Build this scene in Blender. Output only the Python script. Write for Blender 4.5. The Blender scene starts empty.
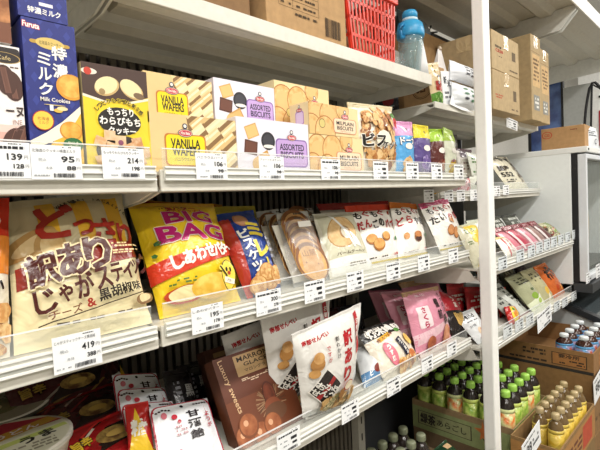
import bpy, bmesh, math, random
from mathutils import Vector, Matrix, noise
random.seed(7)
SC = bpy.context.scene
COL = SC.collection
ZC = 1.4           # camera height above the floor
F = 450.0          # focal length in pixels for a 600 px wide frame
# camera rotation (rows: world X along the shelves, world Y into the shelves, world Z up)
vx = Vector((455, -45, 450)).normalized()
vy = Vector((-445, 0, 450)); vy = (vy - vy.dot(vx) * vx).normalized()
vz = -vx.cross(vy)
if vz.y > 0: vz = -vz

def ray(u, v):
    c = Vector((u - 300, v - 225, F))
    return Vector((vx.dot(c), vy.dot(c), vz.dot(c)))
def at(u, v, Y):
    r = ray(u, v); r = r * (Y / r.y); r.z += ZC; return r
def atz(u, v, z):
    r = ray(u, v); r = r * ((z - ZC) / r.z); r.z += ZC; return r
def atx(u, v, X):
    r = ray(u, v); r = r * (X / r.x); r.z += ZC; return r
def col(u, Y, z):
    # point of the line (Y, z) seen in picture column u
    k = (u - 300) / F; z0 = z - ZC
    a = vx.x - k * vx.z
    b = (vy.x * Y + vz.x * z0) - k * (vy.z * Y + vz.z * z0)
    return Vector((-b / a, Y, z))

# ---------------------------------------------------------------- materials
def lin(h):
    h = h.lstrip('#'); r = []
    for i in (0, 2, 4):
        c = int(h[i:i+2], 16) / 255
        r.append(c / 12.92 if c <= .04045 else ((c + .055) / 1.055) ** 2.4)
    return (*r, 1)
MC = {}
def M(hexc, kind='paper', c2=None, sc=60.0):
    key = (hexc, kind, c2, sc)
    if key in MC: return MC[key]
    m = bpy.data.materials.new(kind + '_' + hexc.strip('#')); MC[key] = m
    m.use_nodes = True; nt = m.node_tree; N = nt.nodes; L = nt.links
    b = N['Principled BSDF']; tc = N.new('ShaderNodeTexCoord')
    nz = N.new('ShaderNodeTexNoise'); L.new(tc.outputs['Object'], nz.inputs['Vector'])
    nz.inputs['Scale'].default_value = sc; nz.inputs['Detail'].default_value = 3
    rough = dict(paper=.5, film=.24, plastic=.35, metal=.38, card=.85, food=.6, wall=.8, rubber=.6, glassy=.08, ink=.5).get(kind, .5)
    b.inputs['Roughness'].default_value = rough
    a = lin(hexc)
    amt = dict(card=.10, wall=.05, food=.0, metal=.05, film=.03).get(kind, .02)
    cr = N.new('ShaderNodeValToRGB')
    if c2:
        cr.color_ramp.elements[0].position = .38; cr.color_ramp.elements[1].position = .62
        cr.color_ramp.elements[0].color = a; cr.color_ramp.elements[1].color = lin(c2)
    else:
        cr.color_ramp.elements[0].position = .3; cr.color_ramp.elements[1].position = .7
        cr.color_ramp.elements[0].color = (*[x * (1 - amt) for x in a[:3]], 1)
        cr.color_ramp.elements[1].color = (*[min(1, x * (1 + amt)) for x in a[:3]], 1)
    L.new(nz.outputs['Fac'], cr.inputs['Fac']); L.new(cr.outputs['Color'], b.inputs['Base Color'])
    if kind == 'film':
        n2 = N.new('ShaderNodeTexNoise'); n2.inputs['Scale'].default_value = 26; n2.inputs['Detail'].default_value = 2; n2.inputs['Distortion'].default_value = 1.2
        L.new(tc.outputs['Object'], n2.inputs['Vector'])
        bp = N.new('ShaderNodeBump'); bp.inputs['Strength'].default_value = .4; bp.inputs['Distance'].default_value = .012
        L.new(n2.outputs['Fac'], bp.inputs['Height']); L.new(bp.outputs['Normal'], b.inputs['Normal'])
    if kind == 'metal':
        b.inputs['Metallic'].default_value = .0
    if kind == 'steel':
        b.inputs['Metallic'].default_value = .9; b.inputs['Roughness'].default_value = .3
    return m
def clear(name, tint='#ffffff', fac=.2, rough=.08):
    key = ('clear', tint, fac, rough)
    if key in MC: return MC[key]
    m = bpy.data.materials.new(name); MC[key] = m; m.use_nodes = True
    nt = m.node_tree; N = nt.nodes; L = nt.links; N.clear()
    o = N.new('ShaderNodeOutputMaterial'); mx = N.new('ShaderNodeMixShader')
    t = N.new('ShaderNodeBsdfTransparent'); p = N.new('ShaderNodeBsdfPrincipled')
    p.inputs['Base Color'].default_value = lin(tint); p.inputs['Roughness'].default_value = rough
    t.inputs['Color'].default_value = (.97, .98, .98, 1)
    tc = N.new('ShaderNodeTexCoord'); nz = N.new('ShaderNodeTexNoise'); nz.inputs['Scale'].default_value = 25
    L.new(tc.outputs['Object'], nz.inputs['Vector'])
    mr = N.new('ShaderNodeMapRange'); mr.inputs[1].default_value = .3; mr.inputs[2].default_value = .7
    mr.inputs[3].default_value = fac * .7; mr.inputs[4].default_value = fac * 1.3
    L.new(nz.outputs['Fac'], mr.inputs[0]); L.new(mr.outputs[0], mx.inputs[0])
    L.new(t.outputs[0], mx.inputs[1]); L.new(p.outputs[0], mx.inputs[2]); L.new(mx.outputs[0], o.inputs[0])
    return m

# ---------------------------------------------------------------- mesh helpers
class MB:
    def __init__(s): s.v = []; s.f = []; s.m = []; s.mats = []; s.sm = []
    def mi(s, mat):
        if mat not in s.mats: s.mats.append(mat)
        return s.mats.index(mat)
    def add(s, vs, fs, mat, smooth=False):
        o = len(s.v); s.v += [tuple(x) for x in vs]; k = s.mi(mat)
        for f in fs: s.f.append(tuple(i + o for i in f)); s.m.append(k); s.sm.append(smooth)
        return s
    def box(s, x0, x1, y0, y1, z0, z1, mat, bev=0.0):
        if bev <= 0:
            vs = [(x, y, z) for x in (x0, x1) for y in (y0, y1) for z in (z0, z1)]
            fs = [(0,1,3,2),(4,6,7,5),(0,4,5,1),(2,3,7,6),(0,2,6,4),(1,5,7,3)]
            return s.add(vs, fs, mat)
        bm = bmesh.new(); bmesh.ops.create_cube(bm, size=1)
        for v in bm.verts: v.co = Vector(((x0+x1)/2 + v.co.x*(x1-x0), (y0+y1)/2 + v.co.y*(y1-y0), (z0+z1)/2 + v.co.z*(z1-z0)))
        bmesh.ops.bevel(bm, geom=bm.edges[:], offset=bev, segments=2, affect='EDGES', profile=.5)
        bm.verts.index_update()
        s.add([v.co[:] for v in bm.verts], [[v.index for v in f.verts] for f in bm.faces], mat); bm.free(); return s
    def prism(s, pts, axis, a0, a1, mat):
        # pts: outline in the two other axes
        n = len(pts); vs = []
        for a in (a0, a1):
            for p in pts:
                vs.append({'x': (a, p[0], p[1]), 'y': (p[0], a, p[1]), 'z': (p[0], p[1], a)}[axis])
        fs = [tuple(range(n))[::-1], tuple(range(n, 2*n))] + [(i, (i+1) % n, n + (i+1) % n, n + i) for i in range(n)]
        return s.add(vs, fs, mat)
    def lathe(s, prof, mat, n=24, c=(0, 0, 0), smooth=True, sx=1, sy=1):
        vs = []; fs = []
        for r, z in prof:
            for i in range(n):
                a = 2*math.pi*i/n; vs.append((c[0] + r*sx*math.cos(a), c[1] + r*sy*math.sin(a), c[2] + z))
        for j in range(len(prof)-1):
            for i in range(n):
                fs.append((j*n+i, j*n+(i+1) % n, (j+1)*n+(i+1) % n, (j+1)*n+i))
        fs.append(tuple(range(n))[::-1]); fs.append(tuple((len(prof)-1)*n+i for i in range(n)))
        return s.add(vs, fs, mat, smooth)
    def tube(s, pts, r, mat, n=8):
        pts = [Vector(p) for p in pts]; vs = []; fs = []
        for k, p in enumerate(pts):
            t = (pts[min(k+1, len(pts)-1)] - pts[max(k-1, 0)]).normalized()
            a = t.cross(Vector((0, 0, 1)) if abs(t.z) < .9 else Vector((1, 0, 0))).normalized(); b = t.cross(a)
            for i in range(n):
                q = 2*math.pi*i/n; vs.append(p + r*(math.cos(q)*a + math.sin(q)*b))
        for k in range(len(pts)-1):
            for i in range(n): fs.append((k*n+i, k*n+(i+1) % n, (k+1)*n+(i+1) % n, (k+1)*n+i))
        fs.append(tuple(range(n))[::-1]); fs.append(tuple((len(pts)-1)*n+i for i in range(n)))
        return s.add(vs, fs, mat, True)
    def build(s, name, parent=None, matrix=None):
        me = bpy.data.meshes.new(name); me.from_pydata(s.v, [], s.f)
        for m in s.mats: me.materials.append(m)
        me.polygons.foreach_set('material_index', s.m); me.polygons.foreach_set('use_smooth', s.sm); me.update()
        o = bpy.data.objects.new(name, me); COL.objects.link(o)
        if parent is not None: o.parent = parent
        if matrix is not None: o.matrix_basis = matrix
        return o
def tag(o, label, cat, group=None):
    o['label'] = label; o['category'] = cat
    if group: o['group'] = group
    return o
def thing(name, label, cat, group=None, matrix=None):
    o = bpy.data.objects.new(name, None); COL.objects.link(o); o.empty_display_size = .02
    if matrix is not None: o.matrix_basis = matrix
    return tag(o, label, cat, group)
def struct(o): o['kind'] = 'structure'; return o
def copy_tree(o, parent=None):
    c = o.copy(); COL.objects.link(c)
    if parent is not None: c.parent = parent
    for ch in list(o.children): copy_tree(ch, c)
    return c

# ---------------------------------------------------------------- lettering
TC = {}
def glyphs(t, bold):
    key = (t, bold)
    if key in TC: return TC[key]
    def get(b):
        c = bpy.data.curves.new('t', 'FONT'); c.body = t; c.resolution_u = 2; c.offset = b
        o = bpy.data.objects.new('t', c); me = bpy.data.meshes.new_from_object(o)
        vs = [(v.co.x, v.co.y) for v in me.vertices]; fs = [tuple(p.vertices) for p in me.polygons]
        bpy.data.meshes.remove(me); bpy.data.objects.remove(o); bpy.data.curves.remove(c)
        return vs, fs
    v0, f0 = get(0.0)
    if not v0: TC[key] = None; return None
    x0 = min(p[0] for p in v0); x1 = max(p[0] for p in v0); y0 = min(p[1] for p in v0); y1 = max(p[1] for p in v0)
    if bold: v0, f0 = get(bold)
    w = max(x1-x0, 1e-4); h = max(y1-y0, 1e-4)
    TC[key] = ([((p[0]-x0)/w, (p[1]-y0)/h) for p in v0], f0, w / h)
    return TC[key]

class Print:
    """ink laid on a package front: coordinates u (0 left..1 right), v (0 bottom..1 top)"""
    def __init__(s, mb, W, H, pos, kind='paper', grid=None, off0=.0003, step=.00005, smooth=False):
        s.mb, s.W, s.H, s.pos, s.kind, s.grid, s.off, s.step, s.smooth = mb, W, H, pos, kind, grid, off0, step, smooth
    vk = 1.0; vo = 0.0; uk = 1.0; uo = 0.0   # shifts the artwork on the face
    def mat(s, c):
        return c if not isinstance(c, str) else M(c, s.kind)
    def raw(s, vs, fs, c):
        s.off += s.step; mat = s.mat(c)
        if s.vk != 1 or s.vo or s.uo: vs = [(p[0]*s.uk + s.uo, p[1]*s.vk + s.vo) for p in vs]
        over = any(p[0] < 0 or p[0] > 1 or p[1] < 0 or p[1] > 1 for p in vs)
        if vs and (s.grid or over):
            bm = bmesh.new(); bv = [bm.verts.new((p[0], p[1], 0)) for p in vs]
            for f in fs:
                try: bm.faces.new([bv[i] for i in f])
                except ValueError: pass
            if over:
                for co, no in (((0, 0, 0), (-1, 0, 0)), ((1, 0, 0), (1, 0, 0)), ((0, 0, 0), (0, -1, 0)), ((0, 1, 0), (0, 1, 0))):
                    bmesh.ops.bisect_plane(bm, geom=bm.verts[:] + bm.edges[:] + bm.faces[:], plane_co=co, plane_no=no, clear_outer=True)
            if s.grid and bm.verts:
                nu, nv = s.grid
                for ax, n in ((0, nu), (1, nv)):
                    lo = min(v.co[ax] for v in bm.verts); hi = max(v.co[ax] for v in bm.verts)
                    for k in range(1, n):
                        q = k / n
                        if lo < q < hi:
                            bmesh.ops.bisect_plane(bm, geom=bm.verts[:] + bm.edges[:] + bm.faces[:], plane_co=((q, 0, 0) if ax == 0 else (0, q, 0)), plane_no=((1, 0, 0) if ax == 0 else (0, 1, 0)))
            bmesh.ops.triangulate(bm, faces=[f for f in bm.faces if len(f.verts) > 4]); bm.verts.index_update()
            vs = [(v.co.x, v.co.y) for v in bm.verts]; fs = [[v.index for v in f.verts] for f in bm.faces]; bm.free()
        if not fs: return
        s.mb.add([s.pos(p[0], p[1], s.off) for p in vs], fs, mat, s.smooth)
    def poly(s, pts, c): s.raw(pts, [tuple(range(len(pts)))], c)
    def rect(s, u0, v0, u1, v1, c): s.poly([(u0, v0), (u1, v0), (u1, v1), (u0, v1)], c)
    def rrect(s, u0, v0, u1, v1, c, r=.006):
        ru = min(r / s.W, (u1-u0)/2); rv = min(r / s.H, (v1-v0)/2); P = []
        for cx, cy, a in ((u1-ru, v0+rv, -90), (u1-ru, v1-rv, 0), (u0+ru, v1-rv, 90), (u0+ru, v0+rv, 180)):
            for k in range(5):
                t = math.radians(a + k*22.5); P.append((cx + ru*math.cos(t), cy + rv*math.sin(t)))
        s.poly(P, c)
    def disc(s, u, v, r, c, sx=1, sy=1, rot=0, n=22, jit=0):
        # r in metres
        P = []; cr, sr = math.cos(math.radians(rot)), math.sin(math.radians(rot))
        for k in range(n):
            t = 2*math.pi*k/n; q = r*(1 + (random.uniform(-jit, jit) if jit else 0)); x, y = q*sx*math.cos(t), q*sy*math.sin(t)
            P.append((u + (x*cr - y*sr)/s.W, v + (x*sr + y*cr)/s.H))
        s.poly(P, c)
    def quad(s, u, v, w, h, rot, c):
        P = []; cr, sr = math.cos(math.radians(rot)), math.sin(math.radians(rot))
        for x, y in ((-w/2, -h/2), (w/2, -h/2), (w/2, h/2), (-w/2, h/2)): P.append((u + (x*cr-y*sr)/s.W, v + (x*sr+y*cr)/s.H))
        s.poly(P, c)
    def text(s, t, u, v, c, h=None, w=None, rot=0, bold=0.0, out=None, outb=.05, shear=0):
        # h, w are fractions of the face; centre at (u, v)
        hm = h*s.H if h else None; wm = w*s.W if w else None
        for b, cc in (((bold + outb, out), (bold, c)) if out else ((bold, c),)):
            g = glyphs(t, min(b, .015))
            if g is None: return
            vs, fs, asp = g
            H = hm if hm else wm/asp; W = wm if wm else hm*asp; em = H if not wm or not hm else min(H, W*1.2)
            rad = max(0, b-.015)*em; nd = 0 if rad < .008*em else (8 if b > .07 else 4)
            offs = [(0, 0)] + [(rad*math.cos(2*math.pi*(k+.5)/nd), rad*math.sin(2*math.pi*(k+.5)/nd)) for k in range(nd)]
            cr, sr = math.cos(math.radians(rot)), math.sin(math.radians(rot))
            for n_, (ox, oy) in enumerate(offs):
                P = []
                for x, y in vs:
                    x, y = (x-.5)*W + shear*(y-.5)*H + ox, (y-.5)*H + oy
                    P.append((u + (x*cr-y*sr)/s.W, v + (x*sr+y*cr)/s.H))
                if n_: s.off -= s.step*.8
                s.raw(P, fs, cc)
    def vtext(s, t, u, v, c, cell, bold=0.0, out=None, rot=0):
        # vertical writing; cell in metres, (u, v) centre of the first letter
        dx, dy = math.sin(math.radians(rot))*cell, -math.cos(math.radians(rot))*cell
        for k, ch in enumerate(t):
            s.text(ch, u + k*dx/s.W, v + k*dy/s.H, c, h=cell*(.78 if ch != 'ー' else .8)/s.H, w=cell*(.78 if ch not in 'ーし' else .12)/s.W, bold=bold, out=out, rot=rot)
    def lines(s, u0, v0, u1, v1, n, c, dens=.7):
        # rows of print too small to read
        dv = (v1-v0)/n
        for k in range(n):
            y = v0 + (k+.5)*dv; x = u0
            while x < u1:
                q = random.uniform(.04, .12)*(u1-u0)*2
                if random.random() < dens:
                    s.rect(x, y - dv*.28, min(u1, x+q*.8), y + dv*.28, c); s.off -= s.step
                x += q
            s.off += s.step
    def bars(s, u0, v0, u1, v1, n, c):
        for k in range(n):
            x = u0 + (u1-u0)*k/n; s.rect(x, v0, x + (u1-u0)/n*random.choice((.35, .55, .75)), v1, c); s.off -= s.step
        s.off += s.step
    def cookie(s, u, v, r, base='#c98d4e', hi='#e2b273', sy=1, rot=0, dots=5):
        s.disc(u, v, r, base, sy=sy, rot=rot, n=20, jit=.02); s.disc(u, v + .06*r/s.H, r*.85, M(hi, 'food', base, 120), sy=sy, rot=rot, n=18)
        for k in range(dots):
            a = k*2.4; s.disc(u + .5*r*math.cos(a)/s.W, v + .5*r*sy*math.sin(a)/s.H, r*.07, base, n=6); s.off -= s.step
        s.off += s.step

def frame(P0, P1, P2, roll=0):
    ex = (P1-P0); w = ex.length; ex.normalize()
    up = P2-P0; up = up - up.dot(ex)*ex; h = up.length; ez = up.normalized(); ey = ez.cross(ex)
    m = Matrix((ex, ey, ez)).transposed().to_4x4(); m.translation = (P0+P1)/2
    if roll: m = m @ Matrix.Rotation(math.radians(roll), 4, 'Y')
    return m, w, h

DBG = []
def carton_pack(name, label, cat, P, t, body, art, group=None, left=None, top=None, kind='paper', h=None, w=None, roll=0, bev=.0012):
    """rigid printed box: P = (P0, P1, P2) bottom left, bottom right, top left of the front"""
    m, W, H = frame(*P, roll=roll); W = w or W; H = h or H
    DBG.append((label[:40], round(W, 3), round(H, 3), [round(c, 3) for c in m.translation]))
    mb = MB(); mb.box(-W/2, W/2, 0, t, 0, H, M(body, kind), bev)
    if art: art(Print(mb, W, H, lambda u, v, o: ((u-.5)*W, -o, v*H), kind))
    if left: left(Print(mb, t, H, lambda u, v, o: (-W/2-o, (1-u)*t, v*H), kind))
    if top: top(Print(mb, W, t, lambda u, v, o: ((u-.5)*W, v*t, H+o), kind))
    o = mb.build(name, None, m); tag(o, label, cat, group)
    return o

def pouch(name, label, cat, C, t, body, art, group=None, seal=None, kind='film', back=None, sealh=.06, bseal=.03, wr=1.0, grid=(20, 26), shape='pillow', window=None):
    """soft bag: C = four world corners BL, BR, TR, TL of the flat outline; inflated by t"""
    BL, BR, TR, TL = C
    m, _, _ = frame(BL, BR, (TL+TR)/2 + (BL-BR)/2)
    inv = m.inverted(); q = [inv @ c for c in C]
    W = ((BR-BL).length + (TR-TL).length)/2; H = ((TL-BL).length + (TR-BR).length)/2
    DBG.append((label[:40], round(W, 3), round(H, 3), [round(c, 3) for c in m.translation]))
    nu, nv = grid; seed = random.random()*50
    def base(u, v): return (q[0]*(1-u) + q[1]*u)*(1-v) + (q[3]*(1-u) + q[2]*u)*v
    def thick(u, v):
        a = max(0, math.sin(math.pi*u))**.55
        vv = (v - bseal)/(1 - sealh - bseal); vv = min(1, max(0, vv))
        if shape == 'stand': b = min(1, max(0, (1-vv)*1.35))**.6 * min(1, .45 + vv*4)
        elif shape == 'flat': b = min(1, min(vv, 1-vv)*8)**.5 if 0 < vv < 1 else 0
        else: b = max(0, math.sin(math.pi*vv))**.5
        return t/2*a*b
    G = {}
    for j in range(nv+1):
        for i in range(nu+1):
            u, v = i/nu, j/nv; p = base(u, v); d = thick(u, v)
            pin = 1 - .035*math.sin(math.pi*min(1, max(0, v)))*wr if shape != 'flat' else 1
            cx = base(.5, v).x; p.x = cx + (p.x-cx)*pin
            e = min(1, 1.2*(abs(u-.5)*2)**2 + .35*(abs(v-.5)*2)**2)
            wn = noise.noise(Vector((u*5+seed, v*7, seed)))*.10*t*e*wr + noise.noise(Vector((u*14+seed, v*3.5, seed+9)))*.07*t*e*wr
            if v > 1 - sealh: wn *= .5
            G[i, j] = (Vector((p.x, p.y - d - wn*(.3+.7*(d > 0)), p.z)), Vector((p.x, p.y + d - wn*.3 + .0006, p.z)))
    NR = {}
    for j in range(nv+1):
        for i in range(nu+1):
            a = G[min(i+1, nu), j][0] - G[max(i-1, 0), j][0]; b = G[i, min(j+1, nv)][0] - G[i, max(j-1, 0)][0]
            n = a.cross(b).normalized(); NR[i, j] = n if n.y < 0 else -n
    def pos(u, v, o):
        x, y = u*nu, v*nv; i, j = min(nu-1, int(x)), min(nv-1, int(y)); fx, fy = x-i, y-j
        def bl(g): return (g(i, j)*(1-fx) + g(i+1, j)*fx)*(1-fy) + (g(i, j+1)*(1-fx) + g(i+1, j+1)*fx)*fy
        return bl(lambda a, b: G[a, b][0]) + bl(lambda a, b: NR[a, b]).normalized()*o
    root = thing(name, label, cat, group, m)
    mb = MB(); bm_ = M(body, kind) if isinstance(body, str) else body
    bk = bm_ if back is None else M(back, kind)
    jt = nv - max(1, round(sealh*nv)) if seal else nv
    vs = [G[i, j][0] for j in range(nv+1) for i in range(nu+1)]; n1 = nu+1
    mb.add(vs, [(j*n1+i, j*n1+i+1, (j+1)*n1+i+1, (j+1)*n1+i) for j in range(jt) for i in range(nu)], bm_, True)
    vs = [G[i, j][1] for j in range(nv+1) for i in range(nu+1)]
    mb.add(vs, [(j*n1+i, (j+1)*n1+i, (j+1)*n1+i+1, j*n1+i+1) for j in range(jt) for i in range(nu)], bk, True)
    # close the rim
    rim = [(0, j) for j in range(jt+1)]; mb.add([G[r][k] for r in rim for k in (0, 1)], [(2*a, 2*a+1, 2*a+3, 2*a+2) for a in range(len(rim)-1)], bm_, True)
    rim = [(nu, j) for j in range(jt+1)]; mb.add([G[r][k] for r in rim for k in (0, 1)], [(2*a, 2*a+1, 2*a+3, 2*a+2) for a in range(len(rim)-1)], bm_, True)
    rim = [(i, 0) for i in range(nu+1)]; mb.add([G[r][k] for r in rim for k in (0, 1)], [(2*a, 2*a+1, 2*a+3, 2*a+2) for a in range(len(rim)-1)], bm_, True)
    if art: art(Print(mb, W, H, pos, kind if kind != 'clear' else 'paper', grid, off0=.0005, step=.00016, smooth=True))
    mb.build('pouch', root)
    if seal:
        sb = MB(); sm = M(seal, kind if kind != 'clear' else 'film') if isinstance(seal, str) else seal; rows = list(range(jt, nv+1))
        V = []
        for k, j in enumerate(rows):
            for i in range(nu+1):
                V.append(G[i, j][0] + Vector((0, -.0008, 0)))
        R = len(rows); V += [p + Vector((0, .0022, 0)) for p in V[:R*n1]]; o = R*n1
        fs = [(k*n1+i, k*n1+i+1, (k+1)*n1+i+1, (k+1)*n1+i) for k in range(R-1) for i in range(nu)]
        fs += [(o+a, o+d, o+c, o+b) for a, b, c, d in fs]
        fs += [((R-1)*n1+i, (R-1)*n1+i+1, o+(R-1)*n1+i+1, o+(R-1)*n1+i) for i in range(nu)]
        fs += [(k*n1, (k+1)*n1, o+(k+1)*n1, o+k*n1) for k in range(R-1)] + [(k*n1+nu, o+k*n1+nu, o+(k+1)*n1+nu, (k+1)*n1+nu) for k in range(R-1)]
        sb.add(V, fs, sm, False)
        # crimp ridges pressed into the seal
        top = [G[i, nv][0] for i in range(nu+1)]; low = [G[i, jt][0] for i in range(nu+1)]
        for k in range(1, 4):
            f = k/4; line = [low[i]*(1-f) + top[i]*f + Vector((0, -.0012, 0)) for i in range(nu+1)]
            hh = (top[0]-low[0]).length*.05
            sb.add([p + Vector((0, 0, s_*hh)) for p in line for s_ in (-1, 1)], [(2*a, 2*a+2, 2*a+3, 2*a+1) for a in range(nu)], sm, False)
        sb.build('top_seal', root)
    return root
def Q(*pts, z=None):
    """four corners from picture columns/rows and depths; row None = standing on height z"""
    return [col(u, Y, z) if v is None else at(u, v, Y) for u, v, Y in pts]
def B3(uL, uR, tl, y, z, yt=None, yr=None):
    return col(uL, y, z), col(uR, yr or y, z), at(tl[0], tl[1], yt or y)

exec_sections = []
# ---------------------------------------------------------------- the shop
def Z(r): return r + ZC
SHELF = M('#dedbd0', 'metal'); SHELFD = M('#c2bdae', 'metal'); RAIL = M('#e6e6de', 'plastic'); RAILG = M('#a9aaa3', 'plastic')
WHITE = M('#f1f1ee', 'metal'); CARD = M('#b08a5e', 'card'); CARDL = M('#c9a577', 'card')
FENCE = clear('clear_fence', '#e4e8e6', .13, .1); FILMC = clear('clear_film', '#f2f2f0', .24, .12); GLASS = clear('glass', '#cfd8d6', .10, .05)
mb = MB(); mb.box(-2.2, 8.0, -2.6, 1.6, -.05, 0, M('#8f8a80', 'wall')); struct(mb.build('floor'))
mb = MB(); mb.box(-2.2, 8.0, -2.6, 1.6, 2.9, 2.95, M('#f0efea', 'wall')); struct(mb.build('ceiling'))
mb = MB(); mb.box(-2.2, 8.0, 1.5, 1.6, 0, 2.9, M('#e6e5e0', 'wall')); struct(mb.build('wall_back'))
mb = MB(); mb.box(-2.2, 8.0, -2.6, -2.5, 0, 2.9, M('#aaa79e', 'wall')); struct(mb.build('wall_front'))
mb = MB(); mb.box(-2.3, -2.2, -2.6, 1.6, 0, 2.9, M('#e6e5e0', 'wall')); struct(mb.build('wall_left'))
mb = MB(); mb.box(8.0, 8.1, -2.6, 1.6, 0, 2.9, M('#f0f0ee', 'wall')); struct(mb.build('wall_right'))
mb = MB()
mb.box(7.94, 8.0, -2.5, 1.5, 1.9, 1.95, M('#8e9290', 'wall')); struct(mb.build('trim_1'))

# slatted back panels of the gondola
def back_panel(x0, x1, z0, z1, label, c='#6e675b', c2='#38342e'):
    root = thing('back_panel', label, 'panel', None, Matrix.Translation((x0, 1.0, z0)))
    b = MB(); b.box(0, x1-x0, .012, .03, 0, z1-z0, M(c2, 'metal')); b.build('backing', root)
    s = MB(); n = int((x1-x0)/.022)
    for k in range(n): s.box(k*.022+.004, k*.022+.016, 0, .012, 0, z1-z0, M(c, 'metal', None, 8 + k % 3))
    o = s.build('slat', root); o['kind'] = 'stuff'
back_panel(-.62, .28, .0, 1.85, 'slatted grey back panel behind the far left bags and chocolate boxes')
back_panel(.29, 1.2, .0, 2.0, 'slatted grey back panel behind the middle snack shelves')
mb = MB(); mb.box(1.21, 2.115, 1.0, 1.03, .0, 2.12, M('#4d4f52', 'metal', None, 6), .002)
tag(mb.build('back_panel'), 'smooth dark grey back panel behind the shelves next to the freezer', 'panel')

def shelf(label, x0, x1, yf, deck, lip, fence=.0, rail=True, back=1.0, br=(1, 1), lab=None, taper=.05):
    """deck, lip: heights relative to the camera"""
    root = thing('display_shelf', label, 'shelf', 'gondola shelves', Matrix.Translation((x0, yf, Z(deck))))
    w = x1-x0; d = back-yf-.004; lp = lip-deck
    b = MB(); b.box(0, w, .004, d, -.006, 0, SHELF, .001); b.build('deck', root)
    b = MB()
    for k, y in enumerate((.05, .16, .27)):
        if y + .05 < d: b.prism([(y, -.006), (y+.012, -.018), (y+.045, -.018), (y+.057, -.006)], 'x', .03, w-.03, SHELFD)
    b.build('stiffener', root)
    b = MB(); b.box(0, w, 0, .006, lp, .002, SHELF, .0015); b.box(0, w, .006, .03, lp, lp+.003, SHELF); b.build('front_lip', root)
    if rail:
        b = MB(); z0 = lp + .014
        b.box(.004, w-.004, -.005, -.0005, z0, .006, RAIL, .001)
        for z in (z0+.001, z0+.009, .0035): b.box(.004, w-.004, -.0072, -.005, z, z+.0022, WHITE)
        b.box(.004, w-.004, -.0055, -.005, z0+.0042, z0+.0075, RAILG)
        b.build('price_rail', root)
    if fence:
        b = MB(); b.box(.006, w-.006, .004, .0055, .002, fence, FENCE); b.box(.006, w-.006, .0035, .006, fence, fence+.0015, clear('fence_edge', '#ffffff', .6, .2)); b.build('clear_fence', root)
    for k, on in enumerate(br):
        if on:
            x = .001 if k == 0 else w-.005
            b = MB(); b.prism([(.03, -.004), (.012, lp-.001), (.06, lp-.012), (d*.55, -taper-.03), (d, -taper-.035), (d, -.004)], 'x', x, x+.004, SHELF); b.build('bracket', root)
    return root
shelf('topmost shelf of the left bays carrying the red basket and cartons', .29, 1.2, .65, .345, .317, rail=False, taper=.01)
shelf('far left end of the topmost shelf above the tall blue biscuit box', -.62, .287, .65, .345, .317, rail=False, taper=.01)
shelf('shelf holding the wafer and biscuit boxes', .295, 1.2, .56, .052, .024, fence=.03, taper=.03)
shelf('far left shelf holding the blue milk cookie and chocolate boxes', -.62, .29, .56, .052, .024, fence=.03, taper=.03)
shelf('shelf holding the yellow big chip bag and sweet bean pie packs', .282, 1.2, .56, -.158, -.185, fence=.03, taper=.03)
shelf('far left shelf holding the large potato stick bag', -.62, .277, .56, -.158, -.185, fence=.03, taper=.03)
shelf('low shelf holding the chestnut sweets and white cracker bags', .29, 1.195, .56, -.402, -.43, fence=.026, taper=.03)
shelf('far left low shelf holding bowl noodles and red noodle packs', -.62, .286, .56, -.402, -.43, fence=.026, taper=.03)
shelf('narrow upper shelf right of the water jug carrying paper bags and upright cartons', 1.222, 2.112, .655, .274, .257, rail=False, taper=.02)
shelf('narrow shelf with a black and white pack against the freezer side', 1.222, 2.11, .655, .006, -.021, fence=.03)
shelf('shelf of pink stick packs just left of the freezer', 1.21, 2.11, .534, -.208, -.24, fence=.03, taper=.03)
shelf('lowest snack shelf left of the freezer with a large price sheet', 1.21, 2.11, .534, -.432, -.464, fence=.03, taper=.03)

# canopy above the right hand bays
def canopy(x0, x1, label):
    root = thing('canopy_shelf', label, 'shelf', 'canopy shelves', Matrix.Translation((x0, .5, Z(.735))))
    w = x1-x0
    b = MB(); b.box(0, w, 0, .5, 0, .012, SHELFD, .001); b.build('deck', root)
    b = MB(); b.box(0, w, -.006, 0, -.012, .05, M('#e9e8e2', 'metal'), .002); b.build('front_lip', root)
    b = MB()
    for y in (.07, .21, .35):
        b.prism([(y, 0), (y+.02, -.018), (y+.06, -.018), (y+.08, 0)], 'x', .02, w-.02, SHELFD)
    b.build('stiffener', root)
    for x in (.008, w-.016):
        b = MB(); b.prism([(.0, -.002), (.005, -.022), (.06, -.085), (.5, -.11), (.5, -.002)], 'x', x, x+.006, M('#d8d8d2', 'metal'))
        b.box(x-.004, x+.012, .02, .045, -.012, -.002, SHELF); b.build('bracket', root)
canopy(1.21, 2.112, 'grey canopy shelf above the upright cartons')
canopy(2.118, 3.03, 'grey canopy shelf above the freezer')

# front post
root = thing('support_post', 'tall white square post standing in front of the shelves', 'post', None, Matrix.Translation((1.192, .494, 0)))
b = MB(); b.box(0, .038, 0, .033, 0, 2.88, M('#fbfbf8', 'plastic'), .004); b.build('post', root)
b = MB(); b.box(-.02, .06, -.02, .05, 0, .006, WHITE, .002); b.build('base_plate', root)
# rear uprights of the gondola
for x, t in ((.2885, 'left'), (1.206, 'middle')):
    b = MB(); b.box(x-.018, x+.018, .966, .998, .05, 2.0, SHELFD, .002)
    for k in range(30): b.box(x-.003, x+.003, .9655, .967, .2+k*.06, .225+k*.06, M('#38352f', 'metal'))
    tag(b.build('upright_rail'), 'slotted steel upright at the back %s' % ('between the potato stick and big chip bags' if t == 'left' else 'beside the white front post'), 'upright')
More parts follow.
